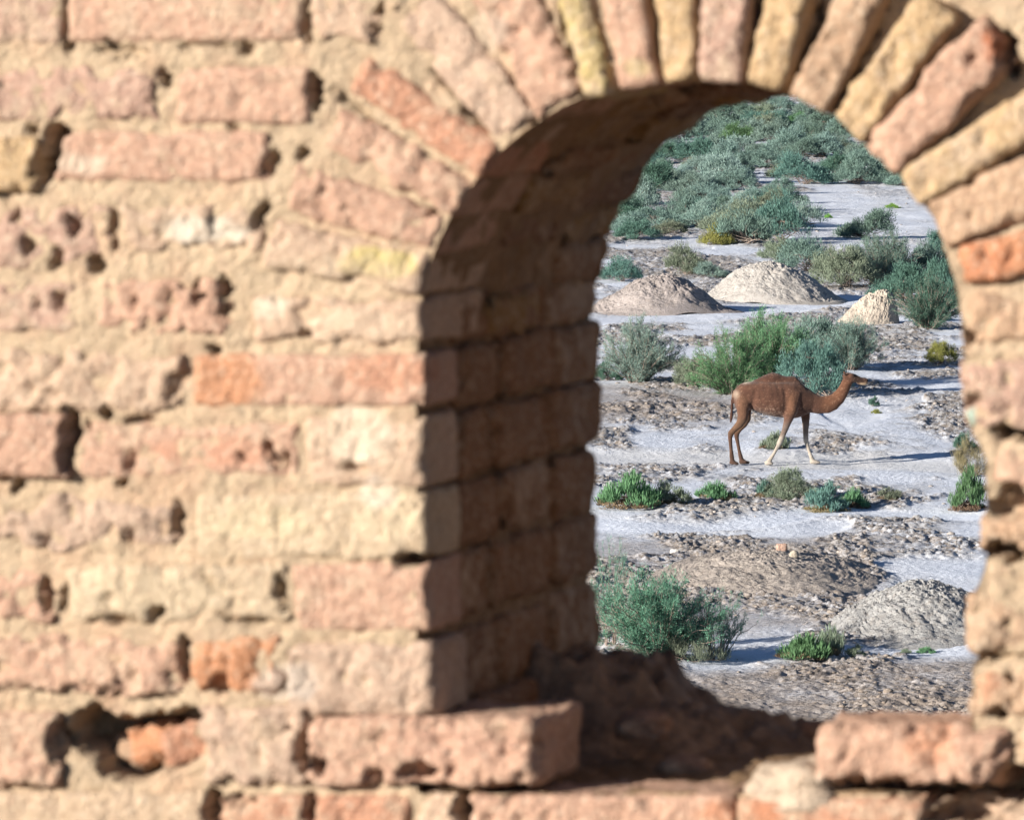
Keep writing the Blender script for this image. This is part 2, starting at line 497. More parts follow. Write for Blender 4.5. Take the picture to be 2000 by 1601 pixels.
def build_mortar():
    us = np.concatenate([np.linspace(-2.6, U0, 90)[:-1], np.arange(U0, U1, .0034), np.linspace(U1, 2.6, 90)])
    vs = np.concatenate([np.linspace(0, V0, 36)[:-1], np.arange(V0, V1, .0034), np.linspace(V1, WTOP, 44)])
    Ug, Vg = np.meshgrid(us, vs)
    u = Ug.ravel(); v = Vg.ravel()
    P = np.stack([u, v], -1)
    near_op = (u > OUT[:, 0].min() - .03) & (u < OUT[:, 0].max() + .03) & (v > OUT[:, 1].min() - .03) & (v < OUT[:, 1].max() + .03)
    idx = np.where(near_op)[0]
    d, nr, ins = seg_dist(P[idx], OUT)
    inside = np.zeros(len(P), bool); inside[idx] = ins
    q = grid_quads(len(vs), len(us))
    keep = ~inside[q].all(1)
    q = q[keep]
    snap = np.zeros(len(P), bool); snap[q.ravel()] = True
    snap &= inside
    nn = np.zeros_like(P); nn[idx] = nr
    P[snap] = nn[snap]
    px, py = wall_px(P[:, 0], P[:, 1])
    w = front_w(px, py)
    used = np.unique(q)
    remap = np.full(len(P), -1); remap[used] = np.arange(len(used))
    vv = np.stack([P[used, 0], w[used], P[used, 1]], -1)
    qq = remap[q]
    pxu, pyu = px[used], py[used]
    base = MORTAR * (1 + .10 * f2(pxu * .006, pyu * .006, 3, 131)[:, None])
    warm = np.clip(f2(pxu * .014, pyu * .011, 4, 141) * 1.5, 0, 1)[:, None] * .55
    base = base * (1 - warm) + np.array([.56, .38, .27]) * warm
    col = tint(pxu, pyu, base, True)
    # tunnel through the wall
    pts = []
    n = len(OUT)
    for i in range(n):
        a = OUT[i]; b = OUT[(i + 1) % n]
        k = max(1, int(np.hypot(*(b - a)) / .006))
        for j in range(k): pts.append(a + (b - a) * j / k)
    pts = np.array(pts)
    tg = np.roll(pts, -1, 0) - np.roll(pts, 1, 0)
    nrm = np.stack([tg[:, 1], -tg[:, 0]], -1); nrm /= np.linalg.norm(nrm, axis=1)[:, None] + 1e-9
    cen = OUT.mean(0)
    sgn = np.sign(((pts - cen) * nrm).sum(1)); sgn[sgn == 0] = 1
    if np.median(sgn) < 0: nrm = -nrm
    ds = np.concatenate([[-.002, .004], np.linspace(.014, THICK, 66)])
    PP, DD = np.meshgrid(np.arange(len(pts)), ds)
    pu = pts[PP.ravel()]; dd = DD.ravel(); nn_ = nrm[PP.ravel()]
    off = .003 * sst(0, .05, dd) + .009 * f3(pu[:, 0] * 18, pu[:, 1] * 18, dd * 18, 3, 151) + .005 * f3(pu[:, 0] * 70, pu[:, 1] * 70, dd * 70, 2, 157)
    off = off * sst(-.002, .02, dd)
    # the sill: mud bed, rising a little towards the right stone
    floor = (pu[:, 1] < OUT[:, 1].min() + .004)
    spx, _ = wall_px(pu[:, 0], pu[:, 1])
    rise = floor * (.048 * sst(1240, 1610, spx) * sst(.26, .02, dd) + .012 * f2(pu[:, 0] * 12, dd * 12, 3, 163))
    tv = pu + nn_ * np.where(floor, 0, off)[:, None]
    tz = tv[:, 1] + rise - .012 * (dd / THICK) * (tv[:, 1] > uv(1345, 640)[1])
    fpx, fpy = wall_px(pts[:, 0], pts[:, 1])
    dd = np.maximum(dd, (front_w(fpx, fpy) - .001)[PP.ravel()])
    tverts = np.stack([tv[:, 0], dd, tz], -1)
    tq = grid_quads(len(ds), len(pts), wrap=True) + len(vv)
    tc = np.tile(np.array([.30, .21, .125]), (len(tverts), 1)) * (1 + .12 * f3(tverts[:, 0] * 9, tverts[:, 1] * 9, tverts[:, 2] * 9, 3, 171)[:, None])  # mortar colour darkened to deepen the shade inside the opening
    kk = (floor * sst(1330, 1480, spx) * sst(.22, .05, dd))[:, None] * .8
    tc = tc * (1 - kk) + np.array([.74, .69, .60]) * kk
    # back, top and ends
    b0 = len(vv) + len(tverts)
    bv = []; bq = []
    def quad(a, b, c, d):
        i = b0 + len(bv); bv.extend([a, b, c, d]); bq.append((i, i + 1, i + 2, i + 3))
    mn, mx = OUT.min(0) - .02, OUT.max(0) + .02
    T = THICK
    quad((-2.6, T, 0), (mn[0], T, 0), (mn[0], T, WTOP), (-2.6, T, WTOP))
    quad((mx[0], T, 0), (2.6, T, 0), (2.6, T, WTOP), (mx[0], T, WTOP))
    quad((mn[0], T, 0), (mx[0], T, 0), (mx[0], T, mn[1] + .022), (mn[0], T, mn[1] + .022))
    quad((mn[0], T, mx[1]), (mx[0], T, mx[1]), (mx[0], T, WTOP), (mn[0], T, WTOP))
    quad((-2.6, .0, WTOP), (2.6, .0, WTOP), (2.6, T, WTOP), (-2.6, T, WTOP))
    quad((-2.6, .0, 0), (-2.6, T, 0), (-2.6, T, WTOP), (-2.6, .0, WTOP))
    quad((2.6, .0, 0), (2.6, T, 0), (2.6, T, WTOP), (2.6, .0, WTOP))
    # spandrels behind the arch at the back face: fan from the outline out to its box
    bi = b0 + len(bv)
    ring = []
    for p_ in pts:
        s_ = np.array([mn[0] if p_[0] < cen[0] else mx[0], mx[1]])
        ring.append(p_)
    far_ring = np.stack([np.where(pts[:, 0] < cen[0], mn[0], mx[0]), np.clip(pts[:, 1] + .0, mn[1], mx[1])], -1)
    top_pts = pts[:, 1] > uv(1345, 640)[1]
    # split the arch zone by angle
    ac = uv(CX, CY)
    dv = pts - ac
    for k in np.where(top_pts)[0]:
        d_ = dv[k] / (np.linalg.norm(dv[k]) + 1e-9)
        t1 = ((mx[0] if d_[0] > 0 else mn[0]) - ac[0]) / d_[0] if abs(d_[0]) > 1e-6 else 1e9
        t2 = (mx[1] - ac[1]) / d_[1] if d_[1] > 1e-6 else 1e9
        far_ring[k] = ac + d_ * min(t1, t2)
    m = len(pts)
    lastrow = len(vv) + (len(ds) - 1) * m
    bv += [(p_[0], T + .0015, p_[1]) for p_ in far_ring]
    bq += [(lastrow + i, lastrow + (i + 1) % m, bi + (i + 1) % m, bi + i) for i in range(m)]
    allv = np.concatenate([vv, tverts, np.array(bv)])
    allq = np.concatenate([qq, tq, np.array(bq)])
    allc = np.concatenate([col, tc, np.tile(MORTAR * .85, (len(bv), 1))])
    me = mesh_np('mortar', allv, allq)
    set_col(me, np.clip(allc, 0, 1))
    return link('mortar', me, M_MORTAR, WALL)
build_mortar()

PINK = (.56, .385, .295); PALE = (.59, .46, .355); MAUVE = (.51, .365, .30); RED = (.54, .31, .215); ORANGE = (.55, .285, .165)
YELLOW = (.56, .48, .24); OCHRE = (.56, .43, .26); BEIGE = (.56, .455, .33); SHADE_EARTH = (.30, .18, .10); SHADE_UMBER = (.25, .155, .095); SHADE_HONEY = (.33, .215, .09); TAN = (.51, .375, .265); CREAM = (.60, .51, .375); GREYP = (.54, .425, .34)  # earth, umber and honey tones: shade of the reveal painted into the brick

def brick_mesh(cu, cv, L, Hh, ang, front, depth, seed, col, step=.0042, ero=1.0, marks=True, taper=0.0, rnd=.0065):
    """one worn brick: face grid with rounded arrises and pits, sides running back into the wall. local: X=u, Y=depth, Z=v"""
    nx = max(5, int(L / step)); ny = max(4, int(Hh / step))
    a = np.linspace(-1, 1, nx); b = np.linspace(-1, 1, ny)
    Ag, Bg = np.meshgrid(a, b)
    s = Ag.ravel() * L / 2; t = Bg.ravel() * Hh / 2 * (1 + taper * Ag.ravel())
    e = np.minimum(L / 2 - np.abs(s), (Hh / 2 - np.abs(Bg.ravel()) * Hh / 2))
    # rounded corners in plan
    r = min(rnd, Hh * .3)
    o_ = seed * 7.31
    e = e - ero * (.013 * np.clip(f2(s * 42 + o_, t * 42, 4, 451, .65) + .12, 0, 1) + .012 * np.clip(f2(s * 12 + o_, t * 12 + 5, 2, 457) - .1, 0, 1))
    back = np.where(e < r, r - np.sqrt(np.maximum(r * r - (r - np.maximum(e, 0)) ** 2, 0)), 0) + np.clip(-e, 0, 1) * 1.6
    sx, sy = s.copy(), t.copy()
    cx_ = np.abs(s) - (L / 2 - r); cy_ = np.abs(t) - (Hh / 2 - r)
    m = (cx_ > 0) & (cy_ > 0)
    k = np.maximum(cx_, cy_)[m] / (np.hypot(cx_, cy_)[m] + 1e-9)
    sx[m] = np.sign(s[m]) * (L / 2 - r + cx_[m] * k); sy[m] = np.sign(t[m]) * (Hh / 2 - r + cy_[m] * k)
    # rim in order, then the side rings
    idx = np.arange(nx * ny).reshape(ny, nx)
    rim = np.concatenate([idx[0, :-1], idx[:-1, -1], idx[-1, ::-1][:-1], idx[::-1, 0][:-1]])
    nz = max(2, int(depth / (step * 2.6)))
    zs = np.linspace(0, 1, nz + 1)[1:] * (depth - r) + r
    S2 = [sx]; T2 = [sy]; W2 = [front + back]
    for z in zs:
        S2.append(sx[rim]); T2.append(sy[rim]); W2.append(np.full(len(rim), front + z))
    s = np.concatenate(S2); t = np.concatenate(T2); w = np.concatenate(W2)
    ca, sa = math.cos(ang), math.sin(ang)
    u = cu + s * ca - t * sa; v = cv + s * sa + t * ca
    o = seed * 13.7
    wob = .0048 * ero
    du = wob * f3(u * 26 + o, v * 26, w * 26, 3, 401) + .0022 * ero * n3(u * 110 + o, v * 110, w * 110, 405)
    dv = wob * f3(u * 26 + o, v * 26 + 40, w * 26, 3, 411) + .0022 * ero * n3(u * 110 + o, v * 110, w * 110, 415)
    u = u + du; v = v + dv
    nface = nx * ny
    wf = w[:nface]; uf = u[:nface]; vf = v[:nface]
    er = .0065 * ero * f3(uf * 34 + o, vf * 34, wf * 0 + o, 4, 421, .65)
    pit = f3(uf * 62 + o, vf * 62, wf * 0, 3, 431)
    er = er + .022 * ero * np.clip(pit - .18, 0, 1)
    if marks:
        px, py = wall_px(uf, vf)
        er = er + .85 * gouge_depth(px, py, lines=False)
    w[:nface] = np.minimum(wf + er, front + depth * .8)
    for k in range(nz):
        i0 = nface + k * len(rim)
        w[i0:i0 + len(rim)] = np.maximum(w[i0:i0 + len(rim)], w[rim] + .0006 * (k + 1))
    verts = np.stack([u, w, v], -1)
    q = [np.stack([idx[:-1, :-1], idx[:-1, 1:], idx[1:, 1:], idx[1:, :-1]], -1).reshape(-1, 4)]
    n = len(rim); prev = rim
    for k in range(nz):
        cur = nface + k * n + np.arange(n)
        q.append(np.stack([prev, cur, np.roll(cur, -1), np.roll(prev, -1)], -1))
        prev = cur
    c = np.tile(np.array(col), (len(verts), 1))
    c = c * (1 + .16 * f3(u * 14 + o, v * 14, w * 14, 3, 441)[:, None])
    if marks:
        px, py = wall_px(u, v)
        k = (w < front + .05)
        c[k] = tint(px[k], py[k], c[k])
    return verts, np.concatenate(q), [list(prev)], np.clip(c, .02, .95)

def add_brick(parent, *a, **k):
    v, q, ng, c = brick_mesh(*a, **k)
    me = mesh_np('brick', v, q, ngons=ng)
    set_col(me, c)
    return link('brick', me, M_BRICK, parent)

RNG = random.Random(7)
_seed = [0]
def rect_brick(x0, y0, x1, y1, col, proud=None, depth=.12, ero=1.0, tilt=0.0, **k):
    ym, xm = (y0 + y1) / 2, (x0 + x1) / 2
    a = uv(x0, ym); b = uv(x1, ym); c = uv(xm, y0); d = uv(xm, y1)
    L = np.linalg.norm(b - a); Hh = abs(c[1] - d[1]); ang = math.atan2(b[1] - a[1], b[0] - a[0]) + math.radians(tilt)
    cu, cv = uv(xm, ym)
    _seed[0] += 1
    if proud is None: proud = RNG.uniform(.001, .007)
    return add_brick(WALL, cu, cv, L, Hh, ang, -proud, depth, _seed[0], col, ero=ero, **k)

# coursed bricks left of the arch and below it (photograph pixels x0, y0, x1, y1)
COURSES = [
    (-150, -36, 112, 82, MAUVE), (137, -34, 590, 76, PINK), (610, -30, 735, 70, PALE), (750, -60, 830, 20, BEIGE),
    (-160, 138, 306, 230, MAUVE), (352, 136, 600, 236, PINK),
    (-150, 278, 72, 368, OCHRE, .016), (104, 262, 516, 350, PINK),
    (-150, 404, 222, 520, MAUVE), (240, 402, 506, 484, PALE),
    (-150, 556, 142, 644, MAUVE), (186, 544, 442, 650, PINK),
    (-150, 690, 348, 800, PALE), (382, 698, 824, 788, PINK),
    (-150, 816, 132, 926, PINK, .016), (160, 832, 578, 928, PINK), (604, 820, 824, 944, PALE),
    (-150, 976, 348, 1066, GREYP), (384, 968, 826, 1086, CREAM),
    (-150, 1112, 96, 1208, PINK), (132, 1108, 556, 1208, CREAM), (576, 1106, 832, 1226, PINK),
    (-150, 1248, 360, 1346, PINK), (378, 1246, 548, 1350, ORANGE), (566, 1262, 842, 1392, GREYP),
    (-150, 1398, 112, 1530, PINK, .010), (394, 1388, 590, 1528, GREYP),
    (-150, 1552, 410, 1650, BEIGE), (432, 1562, 600, 1660, RED), (612, 1560, 800, 1660, RED), (820, 1556, 892, 1660, PALE), (922, 1560, 1425, 1660, PINK), (1445, 1566, 1800, 1668, RED), (1815, 1572, 2150, 1668, PALE),
    (-150, 1690, 330, 1800, PINK), (350, 1690, 800, 1800, PALE), (820, 1695, 1260, 1800, PINK), (1280, 1695, 1700, 1800, BEIGE), (1720, 1700, 2150, 1800, PINK),
]
for c in COURSES:
    rect_brick(c[0] - 8, c[1] - 8, c[2] + 8, c[3] + 8, c[4], proud=c[5] if len(c) > 5 else RNG.uniform(.001, .005), ero=RNG.choice([.5, .7, .9, 1.2, 1.5]))
# broken brick deep in the cavity, the long sill stone and the right one
rect_brick(215, 1418, 395, 1505, ORANGE, proud=-.055, depth=.10, ero=2.2, marks=False)
rect_brick(290, 1432, 392, 1500, RED, proud=-.035, depth=.08, ero=2.4, marks=False, tilt=14)
rect_brick(178, 1455, 262, 1512, TAN, proud=-.06, depth=.06, ero=2.4, marks=False, tilt=-20)
rect_brick(600, 1400, 1056, 1534, PINK, proud=.012, depth=.17, ero=1.2, tilt=-.6, rnd=.008)
rect_brick(1592, 1416, 1965, 1540, PINK, proud=.014, depth=.13, ero=1.5, tilt=-1.0, rnd=.012)
# right jamb, face bricks
RJ = [(1870, 566, 2150, 684, TAN), (1872, 692, 2150, 842, MAUVE), (1922, 862, 2150, 968, PINK), (1905, 1000, 2150, 1088, TAN), (1922, 1098, 2150, 1150, BEIGE),
      (1876, 1152, 2150, 1288, TAN), (1886, 1302, 2150, 1400, TAN), (1985, 1405, 2180, 1520, BEIGE)]
for c in RJ:
    rect_brick(*c, depth=.24, ero=1.3, rnd=.018)

# voussoirs: inner end, outer end, thickness in pixels
ARCH = [
    ((822, 628), (492, 622), 82, PALE), ((828, 536), (520, 472), 84, PALE), ((856, 458), (566, 366), 84, PINK), ((902, 388), (640, 246), 84, PINK), ((958, 316), (695, 140), 78, RED),
    ((1016, 254), (812, 10), 96, GREYP), ((1098, 208), (955, -60), 110, PINK), ((1170, 192), (1098, -80), 62, YELLOW), ((1247, 172), (1196, -110), 78, PINK), ((1324, 160), (1310, -130), 70, OCHRE),
    ((1408, 160), (1416, -130), 86, MAUVE), ((1493, 172), (1560, -110), 80, OCHRE), ((1578, 206), (1710, -70), 82, TAN), ((1655, 252), (1835, 10), 76, OCHRE), ((1716, 312), (1952, 72), 92, PINK),
    ((1774, 372), (2040, 205), 78, OCHRE), ((1828, 438), (2110, 325), 98, TAN), ((1876, 516), (2170, 460), 78, ORANGE),
]
def voussoir(inner, outer, th, col, d0, d1, proud, ero, step, marks, du=0.0, dv=0.0, front=True):
    a = uv(*inner); b = uv(*outer)
    L = np.linalg.norm(b - a); ang = math.atan2(b[1] - a[1], b[0] - a[0])
    c = (a + b) / 2
    Hh = th / PXM
    _seed[0] += 1
    return add_brick(WALL, c[0] + du, c[1] + dv, L, Hh, ang, d0 - proud, d1 - d0, _seed[0], col, step=step, ero=ero, marks=marks, taper=.05, rnd=.007)
for i, (a, b, th, col) in enumerate(ARCH):
    right = i >= 7
    voussoir(a, b, th * 1.07, col, 0, .23, RNG.uniform(.003, .009) if right else RNG.uniform(.001, .005), RNG.uniform(.7, 1.1), .0042, True)
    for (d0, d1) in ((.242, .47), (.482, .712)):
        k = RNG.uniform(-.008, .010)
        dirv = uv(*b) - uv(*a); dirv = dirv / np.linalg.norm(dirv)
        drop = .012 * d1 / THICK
        c2 = RNG.choice([SHADE_EARTH, SHADE_UMBER, SHADE_HONEY])  # dark tones put the soffit's shade into the brick colour
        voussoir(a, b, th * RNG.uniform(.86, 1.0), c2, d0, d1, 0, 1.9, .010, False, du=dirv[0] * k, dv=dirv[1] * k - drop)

# bricks of both reveals behind the face bricks, left ones darkened with painted shade
LJ = [(592, 682), (696, 808), (826, 944), (972, 1084), (1108, 1226), (1264, 1392)]
def reveal_brick(xin, side, y0, y1, d0, d1, col):
    a = uv(xin, (y0 + y1) / 2); top = uv(xin, y0)[1]; bot = uv(xin, y1)[1]
    L = .13
    _seed[0] += 1
    add_brick(WALL, a[0] + side * L / 2, a[1], L, top - bot, math.radians(RNG.uniform(-1.5, 1.5)), d0, d1 - d0, _seed[0], col, step=.009, ero=1.6, marks=False, rnd=.010)
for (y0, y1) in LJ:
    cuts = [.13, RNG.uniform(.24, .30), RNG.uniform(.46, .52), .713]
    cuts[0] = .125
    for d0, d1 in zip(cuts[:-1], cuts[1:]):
        reveal_brick(824 + RNG.uniform(-6, 8), -1, y0 - 6 + RNG.uniform(-4, 4), y1 + 8 + RNG.uniform(-4, 4), d0 + .006, d1 - .006, RNG.choice([SHADE_EARTH, SHADE_UMBER, SHADE_EARTH]))
reveal_brick(850, -1, 1400, 1545, .175, .42, SHADE_UMBER); reveal_brick(846, -1, 1402, 1545, .43, .713, SHADE_EARTH)
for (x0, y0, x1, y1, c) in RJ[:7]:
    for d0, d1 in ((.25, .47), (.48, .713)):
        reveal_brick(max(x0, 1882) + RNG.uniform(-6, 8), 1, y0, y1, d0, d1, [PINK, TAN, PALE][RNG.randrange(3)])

# brickwork outside the picture, joined
def outer_brickwork():
    V = []; Q = []; NG = []; Cc = []; n = 0
    rows = [(-36, 82)] + [(138, 236), (265, 352), (404, 500), (550, 648), (692, 800), (824, 930), (974, 1072), (1110, 1210), (1250, 1350), (1400, 1528), (1556, 1660), (1695, 1800)]
    rows += [(1830, 1930), (1960, 2060), (2090, 2190), (2220, 2330)] + [(-36 - 132 * k, 66 - 132 * k) for k in range(1, 13)]
    r = random.Random(3)
    for (y0, y1) in rows:
        vt = uv(1000, y0)[1]; vb = uv(1000, y1)[1]
        if vb < .02 or vt > WTOP - .01: continue
        segs = []
        if -60 < y0 < 1790: segs = [(-2.55, uv(-170, y0)[0]), (uv(2175, y0)[0], 2.55)]
        else: segs = [(-2.55, 2.55)]
        if y0 < -40 and y0 > -300: segs = [(-2.55, uv(700, y0)[0]), (uv(2000, y0)[0], 2.55)]
        for s0, s1 in segs:
            u = s0 - r.uniform(0, .2)
            while u < s1 - .05:
                L = r.uniform(.13, .27)
                e = min(u + L, s1)
                if e - max(u, s0) > .05:
                    _seed[0] += 1
                    b = max(u, s0)
                    v, q, ng, c = brick_mesh((b + e) / 2, (vt + vb) / 2, e - b, vt - vb, 0, -r.uniform(.001, .007), .06, _seed[0], r.choice([PINK, PALE, MAUVE, BEIGE, OCHRE, RED]), step=.012, ero=1.1, marks=False)
                    V.append(v); Q.append(q + n); NG += [[i + n for i in g] for g in ng]; Cc.append(c); n += len(v)
                u = e + r.uniform(.014, .028)
    me = mesh_np('brickwork', np.concatenate(V), np.concatenate(Q), ngons=NG)
    set_col(me, np.concatenate(Cc))
    o = link('brickwork', me, M_BRICK, WALL)
    o['kind'] = 'stuff'
outer_brickwork()

def sill_plaster():
    for (x, y, rad, sd_, col) in [(1548, 1552, (.058, .07, .030), 1.7, (.60, .52, .42))]:
        c = uv(x, y)
        me = lump_mesh('mortar', rad, sd_, 5, .32, col=col)
        o = link('mortar', me, M_MORTAR, WALL)
        o.location = (c[0], .062, c[1])

# ------------------------------------------------------------------ rubble on the sill
def wall_pt(u, w, v):
    p = P0 + A_ * u + T_ * w
    return np.array([p[0], p[1], TERR + v])

def lump_mesh(name, rad, seed, sub=4, amp=.35, flat=0.0, col=(.4, .3, .2)):
    nlat, nlon = 6 * sub, 8 * sub
    th = np.linspace(0, math.pi, nlat); ph = np.linspace(0, 2 * math.pi, nlon, endpoint=False)
    T, Ph = np.meshgrid(th, ph, indexing='ij')
    d = np.stack([np.sin(T) * np.cos(Ph), np.sin(T) * np.sin(Ph), np.cos(T)], -1).reshape(-1, 3)
    # blocky: pull towards a box
    bl = np.max(np.abs(d), 1)
    r = (1 / bl) ** .55
    r = r * (1 + amp * f3(d[:, 0] * 1.6 + seed, d[:, 1] * 1.6, d[:, 2] * 1.6, 3, 501) + amp * .35 * f3(d[:, 0] * 6 + seed, d[:, 1] * 6, d[:, 2] * 6, 2, 511))
    v = d * r[:, None] * np.array(rad)
    v[:, 2] = np.maximum(v[:, 2], -rad[2] * .75)
    me = mesh_np(name, v, grid_quads(nlat, nlon, wrap=True))
    c = np.tile(np.array(col), (len(v), 1)) * (1 + .2 * f3(d[:, 0] * 3, d[:, 1] * 3, d[:, 2] * 3 + seed, 2, 521)[:, None])
    set_col(me, np.clip(c, 0, 1))
    return me

sill_plaster()

def build_heap():
    u0 = uv(812, 1500)[0]; v0 = OUT[:, 1].min()
    nu, nw = 110, 90
    us = np.linspace(-.02, .36, nu); ws = np.linspace(.17, THICK + .01, nw)
    Ug, Wg = np.meshgrid(us, ws)
    u = Ug.ravel(); w = Wg.ravel()
    prof = np.interp(u + .03 * f2(u * 20, w * 20, 3, 531), [-.02, .02, .05, .10, .14, .19, .25, .31, .36], [.100, .100, .100, .084, .052, .036, .018, .004, -.012])
    env = sst(.30, .47, w) * (1 - .0 * w)
    h = prof * env * (1 + .5 * f2(u * 14, w * 14, 4, 541)) + .018 * env * f2(u * 40, w * 40, 3, 551, .6) - .006
    h[w > THICK] = -.02
    me = mesh_np('rubble_heap', np.stack([u + u0, w, h + v0], -1), grid_quads(nw, nu))
    set_col(me, np.tile(np.array([.26, .21, .17]), (len(u), 1)))
    # bring to world space so that the heap stands on the sill by itself
    co = np.empty(len(u) * 3, np.float32); me.vertices.foreach_get('co', co); co = co.reshape(-1, 3)
    base = wall_pt(u0 + .1, .45, v0)
    o = link('rubble_heap', me, M_MORTAR)
    loc = np.stack([co[:, 0] - (u0 + .1), co[:, 1] - .45, co[:, 2] - v0], -1)
    me.vertices.foreach_set('co', loc.astype(np.float32).ravel()); me.update()
    o.location = base; o.rotation_euler = (0, 0, -TH)
    tag(o, 'dark heap of crumbled mud and rubble on the arch sill', 'rubble')
build_heap()
frs = [(1255, 1395, .30, (.035, .03, .018), 'brick fragment lying on the slope of the sill rubble'), (1340, 1440, .24, (.028, .03, .014), 'flat brick fragment at the foot of the sill rubble'), (1590, 1415, .62, (.022, .02, .012), 'small brick lump at the far edge of the sill')]
for i, (x, y, w, rad, lab) in enumerate(frs):
    # place on the sill: find u so that the point at depth w projects to x
    v0 = OUT[:, 1].min()
    us = np.linspace(-.3, .6, 400)
    xs, ys = wall_px(us, np.full(400, v0 + .02), w)
    u = float(np.interp(x, xs, us))
    hz = .0
    if i == 0: hz = .035
    me = lump_mesh('brick_fragment', rad, i * 3.3, 3, .3, col=(.40, .27, .2))
    o = link('brick_fragment', me, M_BRICK)
    o.location = wall_pt(u, w, v0 + hz + rad[2] * .7); o.rotation_euler = (0, 0, RNG.uniform(0, 3))
    tag(o, lab, 'brick fragment')

# ================================================================== SOIL HEAPS
def mound(xc, yb, wpx, hpx, depth_ratio, seed, col, label, cat='soil heap', group=None, flat=.25, rough=1.0, skew=0.0, name='soil_heap', lean=0.0):
    g = ground_at(xc, yb)
    sc = F / math.hypot(g[1], H)
    R = wpx / sc / 2; h = hpx / sc
    Ry = R * depth_ratio
    cy = g[1] + Ry * .85
    n, m = 130, 230
    rr = np.linspace(0, 1.12, n) ** .9; ph = np.linspace(0, 2 * math.pi, m, endpoint=False)
    Rg, Pg = np.meshgrid(rr, ph, indexing='ij')
    r = Rg.ravel(); p = Pg.ravel()
    wob = 1 + .10 * np.sin(2 * p + seed) + .07 * np.sin(3 * p + seed * 2) + .04 * np.sin(5 * p + seed * 3)
    x = r * np.cos(p) * R * wob; y = r * np.sin(p) * Ry * wob
    rs = np.hypot((x / R - skew * (1 - r)), y / Ry)
    prof = np.maximum(1 - rs ** (1.25 + 2.2 * flat), 0) ** (1.15 + .6 * flat)
    z = h * prof
    k = rough
    bump_ = .14 * k * f2(x * .9 + seed, y * .9, 3, 601) + .17 * k * np.clip(f2(x * 2.4 + seed, y * 2.1, 6, 611, .82), -.4, .8)
    gul = .06 * k * np.abs(f2(x * 1.9 + 3, y * 1.9 + seed, 4, 631, .65)) - .03
    z = z + (bump_ + gul) * sst(1.1, .8, r) * min(1, h)
    z = z + np.array([0.0]) - .10 * sst(.95, 1.12, r)
    x = x + lean * R * prof
    me = mesh_np(name, np.stack([x, y, z], -1), grid_quads(n, m, wrap=True))
    c = np.array(col) * (1 + .18 * f2(x * 1.5 + seed, y * 1.5, 4, 641)[:, None])
    set_col(me, np.clip(c, 0, 1))
    o = link(name, me, M_SOIL)
    o.location = (g[0], cy, ground_z(g[0], cy) * .5)
    tag(o, label, cat, group)
    return o, R, Ry, h

def soil_mat():
    m, nt, b = newmat('dry soil')
    co = N(nt, 'ShaderNodeTexCoord').outputs['Object']
    at = N(nt, 'ShaderNodeAttribute', attribute_name='Col').outputs['Color']
    n1 = noise_node(nt, co, 7, 6, .7); n2_ = noise_node(nt, co, 22, 4, .7)
    c = mix(nt, ramp(nt, n1, .48, .66, 0, .55), at, (.20, .17, .15))
    c = mix(nt, ramp(nt, n2_, .56, .70, 0, .3), c, (.60, .57, .53))
    nt.links.new(c, b.inputs['Base Color'])
    bump(nt, b, n2_, .05, .9)
    return m
M_SOIL = soil_mat()
MOUNDS = []
MOUNDS.append(mound(1288, 612, 280, 66, .95, 1.0, (.32, .285, .275), 'rounded grey brown soil heap beside the pale salt track', flat=.50, rough=.9))
MOUNDS.append(mound(1507, 592, 290, 72, .95, 2.3, (.41, .39, .37), 'taller pale soil heap behind the salt track below the dark shrubs', flat=.38, rough=.8))
MOUNDS.append(mound(1696, 634, 132, 58, .9, 4.1, (.42, .37, .315), 'lumpy tan boulder heap of clods against the dark green shrubs', flat=.55, rough=1.5, lean=.42))
MOUNDS.append(mound(1515, 1165, 500, 46, 2.0, 5.2, (.36, .32, .29), 'low brown spoil bank topped by two small stones', flat=.2, rough=1.5, skew=.05))
MOUNDS.append(mound(1840, 1252, 420, 80, 1.8, 6.6, (.33, .33, .33), 'low whitish gravelly mound beside the brick jamb', flat=.3, rough=1.3, skew=-.1))

